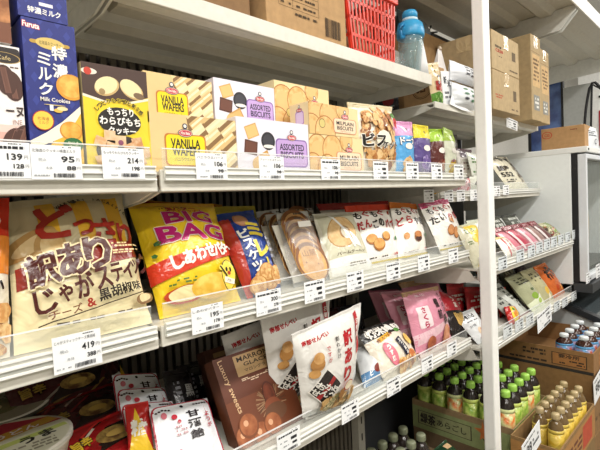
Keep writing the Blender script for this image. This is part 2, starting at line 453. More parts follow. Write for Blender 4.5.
# base deck
for x0, x1, t in ((-.62, 1.2, 'dark base deck below the snack shelves'), (1.21, 1.735, 'dark base deck under the drink cartons')):
    b = MB(); b.box(x0, x1, .55, .996, 0, .1, M('#6f6a60', 'metal'), .003); tag(b.build('base_deck'), t, 'shelf base')

# ---------------------------------------------------------------- freezer
FW = M('#f3f8f8', 'plastic'); BLK = M('#16171a', 'rubber')
root = thing('display_freezer', 'white upright display freezer with glass door and low open chest', 'freezer', None, Matrix.Translation((2.12, .006, ZC)))
b = MB(); b.box(0, .03, .53, .99, -.40, .155, FW, .003); b.box(.87, .9, .53, .99, -.40, .155, FW, .003); b.box(.03, .87, .96, .99, -.40, .155, M('#4c4438', 'plastic')); b.box(.03, .87, .53, .96, -.40, -.37, M('#3b3a36', 'plastic')); b.build('cabinet', root)
b = MB(); b.box(-.002, .9, .47, .99, .148, .172, M('#eef0ee', 'plastic'), .003); b.box(.012, .02, .468, .47, .156, .164, BLK); b.build('top_panel', root)
b = MB(); b.box(.004, .89, .508, .53, -.395, .146, BLK); 
b2 = MB()
b = MB()
for x0, x1, z0, z1 in ((.001, .022, -.39, .146), (.87, .89, -.39, .146), (.022, .87, .125, .146), (.022, .87, -.39, -.36)): b.box(x0, x1, .5075, .5295, z0, z1, BLK)
b.build('gasket', root)
d = MB()
for x0, x1, z0, z1 in ((.002, .020, -.385, .142), (.87, .892, -.385, .142), (.020, .87, .122, .142), (.020, .87, -.385, -.36)): d.box(x0, x1, .475, .507, z0, z1, M('#dfe3e8', 'plastic'), .003)
dd = d.build('door', root)
b = MB(); b.box(.020, .87, .488, .492, -.36, .122, GLASS); b.build('glass_pane', dd)
b = MB(); b.lathe([(.004, 0), (.006, .002), (.004, .004)], BLK, 10, (.011, .4735, -.372)); b.build('hinge_screw', dd)
b = MB(); b.box(.0, .9, .46, .53, -.43, -.392, M('#33363a', 'plastic'), .002); b.build('lower_ledge', root)
b = MB(); b.prism([(.99, -1.39), (.99, -.47), (.65, -.475), (.16, -.66), (.16, -1.39)], 'x', .006, .9, M('#c9cdcd', 'plastic')); b.build('chest_body', root)
b = MB(); b.prism([(.66, -.472), (.15, -.66), (.15, -.635), (.66, -.445)], 'x', -.004, .03, M('#2b2e31', 'plastic')); b.prism([(.66, -.472), (.64, -.48), (.64, -.45), (.66, -.445)], 'x', .03, .9, M('#2b2e31', 'plastic')); b.build('chest_rim', root)
b = MB(); b.prism([(.64, -.463), (.17, -.636), (.17, -.628), (.64, -.455)], 'x', .03, .87, M('#3f4649', 'glassy')); b.build('chest_lid', root)
# what stands in the upright freezer
def wrapped(label, X, Y, z, r, h, c, c2, lean=0):
    o = thing('wrapped_parcel', label, 'frozen food', 'wrapped food in the freezer', Matrix.Translation((X, Y, Z(z))))
    b = MB(); b.lathe([(r*.8, 0), (r, .02), (r*1.02, h*.5), (r*.98, h*.75), (r*.75, h*.92), (r*.3, h*.985), (.01, h)], M(c, 'food', c2, 9), 20); b.build('wrapping', o)
    b = MB(); b.lathe([(.012, 0), (.018, .012), (.008, .02)], M(c, 'paper'), 10, (0, 0, h-.006)); b.build('twist', o)
wrapped('beige rounded parcel nearest the freezer hinge', 2.42, .68, -.37, .11, .44, '#cdbb8b', '#b08f5e')
wrapped('beige rounded parcel deeper in the freezer', 2.68, .72, -.37, .115, .40, '#c7b280', '#a88a5c')

# panel, window and bits beyond the freezer
b = MB(); b.box(3.03, 3.06, .655, .80, 0, Z(.60), M('#a3a5a2', 'metal'), .002); tag(b.build('end_panel'), 'plain grey end panel standing behind the freezer box', 'panel')
root = thing('glass_cabinet_door', 'dark framed blue glass door beside the upright cartons', 'glass door', None, Matrix.Translation((3.03, .80, Z(-.2))))
b = MB(); b.box(0, .03, .0, .012, 0, .9, BLK); b.box(0, .03, .185, .2, 0, .9, BLK); b.box(0, .03, .012, .185, 0, .02, BLK); b.box(0, .03, .012, .185, .88, .9, BLK); b.build('door_frame', root)
b = MB(); b.box(.012, .018, .012, .185, .02, .88, M('#5a74a8', 'glassy', '#3b4a78', 9)); b.build('glass_pane', root)
root = thing('wall_cabinet', 'white wall unit with a red panel behind the black cable', 'cabinet', None, Matrix.Translation((4.2, .55, Z(.0))))
b = MB(); b.box(0, .3, -.3, .45, 0, 1.1, M('#f4f5f4', 'metal'), .003); b.build('body', root)
rz0 = atx(596, 146, 4.19).z - ZC; rz1 = atx(596, 111, 4.19).z - ZC
b = MB(); b.box(-.006, 0, .0, .31, rz0, rz1, M('#b3202c', 'plastic'))
for k in range(2): b.tube([(-.008, .30, rz0+.10+.07*k), (-.008, .24, rz0+.13+.07*k), (-.008, .12, rz0+.11+.07*k)], .007, M('#f0e8e0', 'plastic'), 6)
b.build('red_panel', root)
b = MB(); b.box(-.008, 0, -.28, .31, rz1+.10, rz1+.115, BLK); b.build('shelf_edge', root)
mb = MB(); P = [atx(u, v, 2.75) for u, v in ((584.5, 128), (585, 118), (586, 108), (587.5, 98), (589.5, 88), (592, 83), (595, 82.5), (598, 85), (602, 89), (606, 92))]
mb.tube(P, .0065, BLK, 8); P2 = [atx(u, v, 2.76) for u, v in ((592, 84), (595, 86), (599, 88), (606, 93))]; mb.tube(P2, .004, BLK, 6)
tag(mb.build('power_cable'), 'black cable looping down behind the carton on the freezer', 'cable')
mb = MB(); mb.tube([atx(592, 84, 2.755), atx(591.5, 100, 2.755), atx(591, 128, 2.755)], .005, BLK, 6); tag(mb.build('hanging_cord'), 'thin black cord hanging straight behind the freezer carton', 'cable')

# ceiling lights over the aisle
for k, (x, y) in enumerate(((-.6, -.5), (1.2, -.5), (3.0, -.5), (4.8, -.5), (.3, -1.7), (2.4, -1.7))):
    root = thing('ceiling_light', ('fluorescent ceiling fitting over the snack aisle, out of the picture'), 'light', 'ceiling lights', Matrix.Translation((x, y, 2.86)))
    b = MB(); b.box(-.62, .62, -.09, .09, 0, .04, WHITE, .004); b.build('housing', root)
    e = bpy.data.materials.get('tube_glow') or bpy.data.materials.new('tube_glow'); e.use_nodes = True
    e.node_tree.nodes['Principled BSDF'].inputs['Emission Color'].default_value = (1, .97, .92, 1); e.node_tree.nodes['Principled BSDF'].inputs['Emission Strength'].default_value = 3
    b = MB(); b.box(-.6, .6, -.05, -.02, -.03, 0, e); b.box(-.6, .6, .02, .05, -.03, 0, e); b.build('tube', root)
    l = bpy.data.lights.new('aisle_light', 'AREA'); l.shape = 'RECTANGLE'; l.size = 1.2; l.size_y = .16; l.energy = 48 if x < 1 else (30 if x < 2.9 else 42); l.color = (1, .965, .91)
    lo = bpy.data.objects.new('aisle_light', l); COL.objects.link(lo); lo.location = (x, y, 2.82)

# ---------------------------------------------------------------- camera
cd = bpy.data.cameras.new('camera'); cam = bpy.data.objects.new('camera', cd); COL.objects.link(cam)
cd.sensor_fit = 'HORIZONTAL'; cd.sensor_width = 36; cd.lens = 36*F/600; cd.clip_start = .02; cd.clip_end = 50
# columns: camera right, camera up, camera back in world axes
rt = Vector((vx.x, vy.x, vz.x)); up = -Vector((vx.y, vy.y, vz.y)); bk = -Vector((vx.z, vy.z, vz.z))
mm = Matrix((rt, up, bk)).transposed().to_4x4(); mm.translation = (0, 0, ZC); cam.matrix_world = mm
SC.camera = cam
w = bpy.data.worlds.new('world'); SC.world = w; w.use_nodes = True
w.node_tree.nodes['Background'].inputs[0].default_value = (.9, .92, 1, 1); w.node_tree.nodes['Background'].inputs[1].default_value = .5
SC.view_settings.view_transform = 'Standard'; SC.view_settings.look = 'None'; SC.view_settings.gamma = 1; SC.view_settings.exposure = -0.5
# ---------------------------------------------------------------- price cards
TW, TH = .053, .038
def price_card(label, u, v, yf=.553, big=None, small=None, name=None, w=TW, h=TH, lean=0, paper='#f6f8fa'):
    c = at(u, v, yf)
    m = Matrix.Translation((c.x, c.y, c.z-h/2)) @ Matrix.Rotation(math.radians(lean), 4, 'Y')
    mb = MB(); mb.box(-w/2, w/2, 0, .0008, 0, h, M(paper, 'paper'))
    p = Print(mb, w, h, lambda a, b, o: ((a-.5)*w, -o, b*h), 'ink'); K = '#23252b'
    if name: p.text(name, .46, .84, K, w=.84, h=.10)
    else: p.lines(.06, .78, .9, .92, 1, K, .95)
    p.lines(.62, .93, .85, .98, 1, '#555a60')
    if big:
        p.text(big, .72, .60, K, h=.17, w=.26, bold=.03); p.text(small, .78, .34, K, h=.12, w=.18, bold=.03)
        p.text('円', .92, .59, '#777777', h=.10); p.text('円', .93, .34, '#777777', h=.09)
        p.text('税込', .22, .58, '#8a8f94', h=.10); p.text('本体', .34, .34, '#8a8f94', h=.09)
    else:
        p.rect(.58, .52, .84, .66, K); p.rect(.64, .30, .84, .41, K); p.lines(.12, .52, .42, .62, 1, '#8a8f94'); p.lines(.25, .3, .48, .4, 1, '#8a8f94')
    p.bars(.42, .06, .86, .18, 16, K); p.lines(.05, .09, .34, .15, 1, '#9a9fa4')
    o = mb.build('price_card', None, m); return tag(o, label, 'price card', 'price cards on the shelf rails')
Y1 = .552
for u, v, b, s, nm, lab in (
    (2, 160, '139', '128', None, 'white price card reading 139 at the far left under the chocolate cookie box'),
    (57, 162.5, '95', '88', '北海道のクッキー特濃ミルク', 'white price card reading 95 under the tall blue milk cookie box'),
    (124, 163.5, '214', '198', 'もっちりわらびもちクッキー', 'white price card reading 214 under the yellow and brown mochi cookie box'),
    (212, 166.5, '106', '98', 'バニラウエハース', 'white price card under the front yellow-labelled wafer box'),
    (272, 168, '106', '98', 'アソートビスケット', 'white price card under the front assorted biscuits box'),
    (331, 169.5, '106', '98', None, 'white price card under the lowest plain biscuit box'),
    (381, 170.5, None, None, None, 'white price card under the white nut biscuit bag'),
    (412.5, 171, None, None, None, 'white price card under the pink and blue snack pouch'),
    (437, 171.5, None, None, None, 'white price card under the green-topped dark snack pouch'),
    (459, 172, None, None, None, 'white price card at the right end of the wafer shelf beside the post')):
    price_card(lab, u, v, Y1, b, s, nm)
for u, v, b, s, nm, lab in (
    (78, 351, '419', '388', 'じゃがスティックチーズ黒胡椒', 'large white price card reading 419 under the potato stick bag'),
    (208, 318, '195', '178', 'しあわせバター', 'white price card under the yellow big butter chip bag'),
    (269, 302, '300', '278', None, 'white price card under the dark blue biscuit bag'),
    (315, 291, None, None, None, 'white price card under the round cracker packs'),
    (355.5, 281, None, None, None, 'white price card under the ring cake pack'),
    (393.5, 271, None, None, None, 'white price card under the bean bun pie pack'),
    (424, 263, None, None, None, 'white price card below the pancake sweet pack'),
    (453.5, 255.5, None, None, None, 'white price card below the fish-shaped cake pack')):
    price_card(lab, u, v, Y1, b, s, nm, h=.042 if u == 78 else TH)
for u, v, lab in (
    (289, 441, 'white price card beside the front corner of the chestnut sweets box'),
    (350.5, 411, 'white price card under the white seaweed cracker bags'),
    (394, 386, 'white price card under the black and white snack bag'),
    (427.5, 364, 'white price card under the pink rice cracker bags'),
    (452, 349, 'white price card at the right end of the low snack shelf')):
    price_card(lab, u, v, Y1, h=.036)
for k, (u, v) in enumerate(((503, 263), (520.5, 255.5), (531.5, 251), (539.5, 247.5), (547, 244.5), (554, 242), (561, 239.5), (568, 237), (574.5, 234.5))):
    price_card('small price card in the close row below the pink stick packs, ' + ('nearest the post', 'second from the post', 'third from the post', 'fourth from the post', 'fifth from the post', 'fourth from the freezer', 'third from the freezer', 'second from the freezer', 'nearest the freezer')[k], u, v, .526, w=.066, h=.038, paper='#dfe6ea')
for k, (u, v) in enumerate(((508, 331), (519.5, 325), (530, 319.5), (557, 306), (565, 302), (574, 296))):
    price_card('price card on the lowest snack shelf rail, ' + ('nearest the post', 'second from the post', 'just left of the hanging sheet', 'just right of the hanging sheet', 'second from the freezer', 'nearest the freezer')[k], u, v, .526, w=.07, h=.036, paper='#dfe4e6')
price_card('larger white price sheet hanging tilted from the lowest snack shelf', 545, 318, .518, '298', '276', None, w=.15, h=.062, lean=-6)
for k, (u, v) in enumerate(((429, 196), (449, 196), (461, 195.5), (474, 195), (497, 191), (506, 190))):
    price_card('small price card on the narrow shelf ' + ('behind the fish cake pack', 'below the striped packet', 'below the pink packet', 'beside the post on its left', 'beside the post on its right', 'below the black and white pack')[k], u, v, .648, w=.055, h=.036)

price_card('small white card hanging from the narrow upper shelf right of the post', 512, 124, .648, w=.11, h=.038, lean=4)
c = price_card('white price card on the black ledge under the freezer door', 588, 278, .45, w=.05, h=.04)
price_card('white notice sheet at the right end of the freezer ledge', 598, 271, .449, w=.06, h=.055)

# ---------------------------------------------------------------- printed pictures
def logo(p, u, v, s):
    p.disc(u, v + s*.85/p.H, s*.34, '#1d2c55', n=14); p.disc(u, v + s*.85/p.H, s*.22, '#f6efe2', n=12)
    p.disc(u, v, s, '#1d2c55', sy=.5); p.disc(u, v, s*.92, '#f1d9c0', sy=.46); p.disc(u, v, s*.86, '#c9344c', sy=.42)
    p.text('Mimi Bake', u, v, '#fbeee4', h=.34*s/p.H, w=1.25*s/p.W, bold=.03)
def wafers(p, u0, v0, u1, v1):
    p.poly([(u0+.05, v0), (1, v0), (1, v1), (u0-.02, v1)], '#8a6840')
    cols = ('#e9d09a', '#dcbc80', '#f0deb2')
    for j in range(6):
        for k in range(4):
            cu = u0 + .06 + k*.185 + (j % 2)*.05 + j*.012; cv = v1 - .02 - j*.205 - k*.05 + .12
            p.quad(cu, cv, .0335, .0125, 38, cols[(k+j) % 3]); p.off -= .8*p.step
            p.quad(cu - .004, cv + .012, .031, .0035, 38, '#f4e6c2'); p.off -= .8*p.step
def a_wafer(p):
    p.rect(0, 0, 1, 1, '#e6c88f'); wafers(p, .42, .0, 1.0, 1.02)
    p.rrect(.155, .10, .61, .66, '#c47a2d', .006); p.rrect(.17, .12, .595, .64, '#f2dc1e', .006)
    p.text('VANILLA', .38, .50, '#1f1d1a', h=.145, w=.32, bold=.03); p.text('WAFERS', .385, .355, '#1f1d1a', h=.145, w=.31, bold=.03)
    p.text('バニラウエハース', .38, .22, '#7a6a20', h=.07, w=.26); logo(p, .38, .68, .012)
def a_assort(p):
    p.rect(0, 0, 1, 1, '#e9e4f0')
    p.quad(.19, .76, .026, .022, 20, '#d6a860'); p.quad(.19, .76, .022, .018, 20, '#e8c27c'); p.disc(.40, .60, .0155, '#26262c'); p.disc(.40, .60, .0115, '#3b3a42'); p.disc(.405, .50, .012, '#f1ece4', sy=.25)
    p.quad(.17, .46, .027, .023, -8, '#5a3326'); p.quad(.17, .46, .022, .018, -8, '#6c4030'); p.quad(.34, .24, .028, .025, 28, '#c99a55'); p.quad(.34, .24, .022, .019, 28, '#dfb36c')
    p.disc(.25, .16, .012, '#e0b878'); 
    p.rrect(.50, .12, .97, .67, '#8c6bb0', .008); p.rrect(.515, .145, .955, .645, '#c7a6dd', .007)
    p.text('ASSORTED', .735, .51, '#2b2440', h=.12, w=.36, bold=.03); p.text('BISCUITS', .735, .36, '#2b2440', h=.12, w=.34, bold=.03); logo(p, .735, .70, .0115)
def a_plain(p):
    p.rect(0, 0, 1, 1, '#f0d9a4')
    for u, v, r in ((.14, .60, .030), (.40, .62, .030), (.05, .12, .03), (.30, .10, .03), (.66, .9, .02)):
        p.disc(u, v, r, '#b8783a', sy=1.05); p.disc(u, v, r*.93, M('#edc98c', 'food', '#d9a862', 90), sy=1.05); p.disc(u, v, r*.62, '#e8c080', n=16)
    p.disc(.24, .36, .009, '#7a5a2a'); p.disc(.24, .36, .0078, '#d9c77c')
    p.rrect(.46, .10, .95, .60, '#d88f6a', .007); p.rrect(.475, .12, .935, .58, '#f6dcbc', .006)
    p.text('MILPLAIN', .705, .44, '#2a2430', h=.12, w=.36, bold=.03); p.text('BISCUITS', .705, .28, '#2a2430', h=.12, w=.34, bold=.03); p.text('ミルプレーン', .705, .17, '#c5563c', h=.05, w=.22); logo(p, .705, .66, .0115)
def l_plain(p):
    p.rect(0, 0, 1, 1, '#f3dfae'); p.rrect(.3, .3, .75, .75, '#b98fce', .005); p.rrect(.34, .34, .71, .71, '#e6d0ee', .004); logo(p, .52, .78, .008)
def a_milk(p):
    p.rect(0, 0, 1, 1, '#27307e')
    for i in range(7):
        for j in range(14):
            if (i+j) % 2: p.poly([(i/6-.07, j/13), (i/6, j/13-.035), (i/6+.07, j/13), (i/6, j/13+.035)], '#333f92'); p.off -= p.step
    p.off += p.step
    p.text('Furuta', .17, .955, '#fff4f0', h=.035, w=.30, bold=.04, out='#c22f3a', outb=.1, rot=-3)
    p.rrect(.12, .84, .88, .865, '#b99642', .003); p.disc(.5, .852, .0135, '#d8bd6c', sx=1.15, sy=.5); p.text('北海道のクッキー', .5, .852, '#4a3c1c', h=.026, w=.42)
    p.vtext('特濃', .66, .795, '#f5f3ee', .0205, bold=.03); p.vtext('ミルク', .36, .745, '#f5f3ee', .0175, bold=.03)
    p.disc(.84, .575, .0165, '#dc9a35', sy=.95); p.disc(.84, .58, .014, M('#f2c562', 'food', '#e0a03e', 90), sy=.95)
    p.text('Milk Cookies', .52, .475, '#f5f0e4', h=.026, w=.56, bold=.02); p.disc(.5, .44, .003, '#c7b26a', sx=4, sy=.2)
    p.rect(.40, .40, .47, .44, '#e9eef4'); p.disc(.56, .405, .005, '#e8bb50', sy=.5); p.disc(.64, .42, .006, '#f0dca8', sy=.4)
    p.poly([(0, .0), (1, .0), (1, .40), (.8, .35), (.55, .24), (.3, .14), (0, .10)], '#e9b93c')
    p.poly([(0, .19), (.3, .25), (.62, .33), (1, .45), (1, .40), (.7, .24), (.4, .19), (0, .13)], '#f6efdc')
    p.disc(.78, .27, .013, '#cf8a2c', sy=.9); p.disc(.78, .275, .0115, M('#eebb57', 'food', '#d9962f', 90), sy=.9)
    p.disc(.26, .33, .0115, '#b3362e'); p.disc(.26, .33, .0105, '#f4cf4f'); p.text('北海道', .26, .342, '#a1402a', h=.022, w=.22); p.text('ミルク', .26, .316, '#a1402a', h=.022, w=.18)
    p.disc(.80, .175, .0115, '#2c6b3c', sy=.75); p.text('おいしさ', .80, .188, '#f3f2d8', h=.02, w=.2, bold=.02); p.text('アップ', .80, .164, '#f3f2d8', h=.02, w=.16, bold=.02)
def a_choco(p):
    p.rect(0, 0, 1, 1, '#f4efec'); p.rect(0, 0, 1, .30, '#e2b3a6'); p.rect(0, .30, 1, .36, '#ecd0c6')
    p.rrect(.45, .88, 1, .985, '#2b2321', .004); p.disc(.66, .90, .0125, '#b99a5a', sy=.5, sx=1.3); p.disc(.66, .90, .0115, '#2b2321', sy=.5, sx=1.3); p.text('Cafe', .65, .90, '#d6bd82', h=.035, w=.3)
    p.lines(.5, .82, .96, .84, 1, '#6b5950')
    for u, v, r in ((.80, .68, 8), (.66, .72, 8), (.72, .22, -20), (.93, .25, -20)):
        p.disc(u, v, .0135, '#4d2f27', sx=.75, sy=1.25, rot=r)
        for k in (-1, 0, 1): p.quad(u + k*.04, v, .0022, .028, r, '#7a5346'); p.off -= p.step
        p.off += p.step
    p.text('ーヌ', .80, .47, '#3a2a28', h=.075, w=.36, bold=.03); p.text('INE', .84, .385, '#b58f86', h=.04, w=.2); p.text('キー', .86, .325, '#8d6a62', h=.04, w=.2)
def a_blue(p):
    p.rect(0, 0, 1, 1, '#27307e')
    for i in range(7):
        for j in range(14):
            if (i+j) % 2: p.poly([(i/6-.07, j/13), (i/6, j/13-.035), (i/6+.07, j/13), (i/6, j/13+.035)], '#333f92'); p.off -= p.step
    p.off += p.step
    p.text('特濃ミルク', .52, .07, '#f5f3ee', h=.055, w=.66, bold=.03); p.rect(.42, .12, .7, .15, '#e8e6f0'); p.disc(.5, .3, .012, '#f2c562')
def a_mochi(p):
    p.rect(0, 0, 1, 1, '#efd431'); p.poly([(0, .70), (.3, .66), (.6, .66), (1, .74), (1, 1), (0, 1)], '#4a342d')
    p.poly([(0, .685), (.3, .645), (.6, .64), (1, .71), (1, .735), (.6, .66), (.3, .665), (0, .71)], '#f3ead6')
    p.disc(.11, .92, .0065, '#eee3d4', sx=1.5, sy=.6); p.disc(.09, .92, .0048, '#c8402e')
    for u, r in ((.36, 25), (.74, -28)):
        p.disc(u, .80, .0135, '#cfae74', sx=1.25, sy=.85, rot=r); p.disc(u-.01, .81, .0124, '#f0dfae', sx=1.25, sy=.85, rot=r)
    p.disc(.85, .745, .007, '#7a6248', sx=1.1, sy=.6, rot=-10); p.disc(.28, .745, .004, '#a58a5c')
    p.disc(.52, .19, .0330, '#3c3230', sy=.62)
    p.disc(.52, .50, .0265, '#f1d62f', sx=1.15, sy=.86); p.disc(.52, .475, .0255, '#26221f', sx=1.12, sy=.72)
    ph = 'しっとりもちっと新食感'
    for k, ch in enumerate(ph):
        a = math.radians(152 - k*124/(len(ph)-1)); p.text(ch, .52 + .0325*math.cos(a)/p.W, .50 + .0235*math.sin(a)/p.H, '#26221f', h=.04, rot=(math.degrees(a)-90)*.7, bold=.03, out='#f1d62f', outb=.08); p.off -= p.step*1.8
    p.off += p.step*2
    p.text('もっちり', .53, .565, '#f7f4ee', h=.07, w=.40, bold=.04); p.text('わらびもち', .52, .475, '#f7f4ee', h=.075, w=.62, bold=.04); p.text('クッキー', .54, .385, '#f7f4ee', h=.065, w=.42, bold=.04)
    for u, v, c in ((.20, .27, '#dba775'), (.34, .335, '#e3b88b'), (.36, .22, '#d39d6b'), (.50, .29, '#e6bc92'), (.64, .22, '#cf9866'), (.76, .28, '#c98e5d'), (.88, .18, '#d8a877'), (.5, .12, '#dcb083'), (.2, .1, '#d8a877'), (.8, .1, '#d39d6b')):
        p.quad(u, v, .0145, .0125, random.uniform(-30, 30), M(c, 'food', '#e9c9a4', 130))
    p.disc(.50, .27, .0035, '#8b4b6a')
Y0 = .585; D1 = Z(.0535)
carton_pack('cookie_box', 'white chocolate cookie box with a pink base at the far left edge', 'box', B3(-20, 28.5, (-26, 40), Y0, D1), .05, '#f2ece8', a_choco)
zt = at(20, 51, Y0).z
_m = B3(32.5, 84.5, (19.5, 15.5), Y0, D1); zmilk = _m[2].z
carton_pack('cookie_box', 'tall blue milk cookie box with white vertical lettering on the shelf', 'box', _m, .05, '#27307e', a_milk)
carton_pack('cookie_box', 'blue milk cookie box cut off by the top edge, stacked on the tall blue one', 'box', (col(18, Y0, zmilk+.001), col(68, Y0, zmilk+.001), col(18, Y0, zmilk+.001)+Vector((0, 0, .13))), .045, '#27307e', a_blue)
carton_pack('cookie_box', 'brown and white box stacked on the chocolate cookie box at the top left corner', 'box', (col(-38, Y0, zt+.006), col(12, Y0, zt+.006), col(-38, Y0, zt+.006)+Vector((0, 0, .12))), .05, '#f0ebe4', lambda p: (p.rect(0, 0, 1, 1, '#f2eee6'), p.rect(0, 0, 1, .22, '#7a4a32'), p.disc(.85, .35, .02, M('#c98b5a', 'food', '#8a5432')), p.text('ス', .86, .62, '#3a2622', h=.1, bold=.02)))
carton_pack('cookie_box', 'yellow and dark brown mochi cookie box with a black oval title', 'box', B3(88, 152.5, (79, 60.5), Y0, D1), .05, '#e4cf8e', a_mochi)
# wafer and biscuit boxes
WL = lambda p: p.rect(0, 0, 1, 1, '#e9cf9c')
f1 = B3(151, 238, (147, 111), Y0, D1); HW = f1[2].z - f1[0].z
carton_pack('wafer_box', 'front wafer box with a yellow VANILLA WAFERS label', 'box', f1, .045, '#e9cf9c', a_wafer, 'wafer boxes')
f2 = B3(238.5, 310, (236, 116), Y0, D1)
carton_pack('biscuit_box', 'front white and lilac ASSORTED BISCUITS box beside the wafer box', 'box', f2, .045, '#e9e4f0', a_assort, 'assorted biscuit boxes')
f3 = (col(310.5, Y0, D1), col(364, Y0, D1), at(309, 133.5, Y0))
carton_pack('biscuit_box', 'lowest front box of plain biscuits under another of its kind', 'box', f3, .05, '#f0d9a4', a_plain, 'plain biscuit boxes', left=l_plain)
zp = f3[2].z + .0008
f4 = (col(309.5, Y0, zp), col(358.5, Y0, zp), at(308, 101, Y0))
carton_pack('biscuit_box', 'plain biscuit box stacked on the lowest front one, side panel showing', 'box', f4, .05, '#f0d9a4', a_plain, 'plain biscuit boxes', left=l_plain)
# back row: two high
YB = .585 + .055
def back(uL, uR, vT, uT, art, body, nm, lab1, lab2, grp, y, left=None):
    tp = at(uT, vT, y); H = (tp.z - D1)/2
    a, b = col(uL, y, D1), col(uR, y, D1); 
    tr = at(uT, vT, y).x; wd = at(uR, vT+9, y).x - tr
    for k, lab in enumerate((lab1, lab2)):
        z = D1 + k*(H+.0005); P0 = Vector((tr, y, z)); carton_pack(nm, lab, 'box', (P0, P0+Vector((wd, 0, 0)), P0+Vector((0, 0, H-.0005))), .05, body, art, grp, left=left)
back(150, 211, 70, 142.5, a_wafer, '#e9cf9c', 'wafer_box', 'wafer box at the back hidden under the upper one', 'upper wafer box in the back row behind the front wafer box', 'wafer boxes', YB+.012)
back(212, 273.5, 77, 213, a_assort, '#e9e4f0', 'biscuit_box', 'assorted biscuits box at the back hidden under the upper one', 'upper assorted biscuits box in the back row', 'assorted biscuit boxes', YB+.012)
back(276, 328, 79.5, 273.5, a_plain, '#f0d9a4', 'biscuit_box', 'plain biscuit box at the back hidden under the topmost one', 'topmost plain biscuit box in the back row under the shelf above', 'plain biscuit boxes', YB+.012, left=l_plain)
# bags at the right end
def nuts(p, cu, cv, n, ru, rv, cols=('#c98d4e', '#e0b577', '#a8672f', '#eac994', '#8a4f28'), r=.010):
    for k in range(n):
        a = random.uniform(0, 6.28); q = math.sqrt(random.random()); c = random.choice(cols)
        u, v = cu + ru*q*math.cos(a), cv + rv*q*math.sin(a)
        p.disc(u, v, r*random.uniform(.6, 1.1), M(c, 'food', random.choice(cols), 150), sx=random.uniform(.7, 1.3), rot=random.uniform(0, 180), n=9, jit=.15); p.off -= p.step*.72
def a_bisnut(p):
    p.rect(0, 0, 1, 1, '#efe7d4'); nuts(p, .5, .5, 90, .44, .42)
    p.disc(.5, .46, .028, '#f3ecd8', sy=.8); nuts(p, .5, .24, 26, .36, .16); nuts(p, .5, .74, 22, .38, .14)
    p.text('ビス', .30, .46, '#1f1a17', h=.16, w=.44, bold=.05, out='#f7f2e6', outb=.06); p.text('ケット', .62, .40, '#1f1a17', h=.10, w=.4, bold=.04, out='#f7f2e6', outb=.06); p.disc(.86, .72, .012, '#c4202c'); p.disc(.82, .82, .012, '#4f8a3c', sy=.5)
pouch('snack_bag', 'white bag of mixed nut biscuits with bold black lettering', 'snack bag', Q((356, None, .60), (396, None, .60), (392, 107, .61), (347, 102, .61), z=D1), .05, '#e9dfc6', a_bisnut, seal='#e4d7b4')
def small_pouch(lab, C, top, mid, low, t=.03, txt=None, cols=None):
    def art(p):
        p.rect(0, 0, 1, 1, mid); p.rect(0, .72, 1, 1, top); p.disc(.5, .84, .003, '#4a4038'); p.disc(.5, .22, .018, low, sx=1.2, sy=.8); nuts(p, .5, .2, 14, .34, .15, r=.007, cols=cols or ('#d9a868', '#e9cf9a', '#b87a40'))
        p.disc(.5, .52, .013, '#f3eee6', sx=1.2, sy=.6)
        if txt: p.text(txt, .5, .62, '#f7f4ee', h=.13, w=.7, bold=.04, out='#24427c', outb=.05)
    return pouch('snack_pouch', lab, 'snack bag', C, t, mid, art, 'small snack pouches', seal=top)
small_pouch('pink-topped blue snack pouch beside the nut biscuit bag', Q((396, None, .60), (414, None, .60), (411.5, 122, .61), (392.5, 121, .61), z=D1), '#dd9cc8', '#5aa6dd', '#e8c48e', txt='ドーナ')
small_pouch('yellow-topped purple snack pouch', Q((415, None, .60), (431, None, .60), (428, 126, .61), (412.5, 124, .61), z=D1), '#e2d22e', '#5b4a86', '#8a6ab0', cols=('#a08ac0', '#6a5498', '#c9bfe0'))
small_pouch('green-topped dark red snack pouch', Q((431.5, None, .60), (445, None, .60), (442, 129, .61), (428.5, 129, .61), z=D1), '#9cc234', '#5c2a26', '#7e3a2c', cols=('#8a4a34', '#6e3426', '#b08060'))
small_pouch('narrow green and white snack pouch with a yellow base', Q((444, None, .60), (457, None, .60), (452, 131, .615), (443, 127, .60), z=D1), '#a9c45a', '#d9dcc8', '#d8b830', cols=('#c79a2e', '#8a5a6a', '#e0c84e'))
def a_clearp(p):
    p.rect(.08, .06, .92, .6, '#d8d3cc'); p.lines(.15, .2, .85, .5, 3, '#8a6f6a'); p.rect(.1, .66, .9, .9, '#4a3a44')
pouch('snack_pouch', 'clear packet with a dark header left of the post', 'snack bag', Q((458, None, .61), (474, None, .61), (471, 150, .62), (456, 148, .62), z=D1), .03, '#cfcac4', a_clearp, seal='#57454c')
def a_gw(p):
    p.rect(0, 0, 1, 1, '#dfe2d8'); p.lines(.1, .1, .9, .8, 5, '#6f8f62'); p.disc(.5, .5, .01, '#3f7a46')
pouch('snack_pouch', 'white packet with green print right beside the post', 'snack bag', Q((472, None, .585), (484, None, .585), (481, 156, .59), (466, 152, .59), z=D1), .02, '#dfe2d8', a_gw, seal='#e8ebe4')
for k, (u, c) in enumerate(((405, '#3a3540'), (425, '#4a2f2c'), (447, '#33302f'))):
    pouch('snack_pouch', 'dark pouch in the shade behind ' + ('the pink-topped pouch', 'the yellow-topped pouch', 'the narrow green pouch')[k], 'snack bag', Q((u-8, None, .70), (u+12, None, .70), (u+10, 137-k, .71), (u-10, 137-k, .71), z=D1), .04, c, lambda p: (p.rect(.1, .1, .9, .5, '#7d7468'), p.lines(.2, .2, .8, .45, 2, '#2e2a26')), 'dark pouches', seal=c)
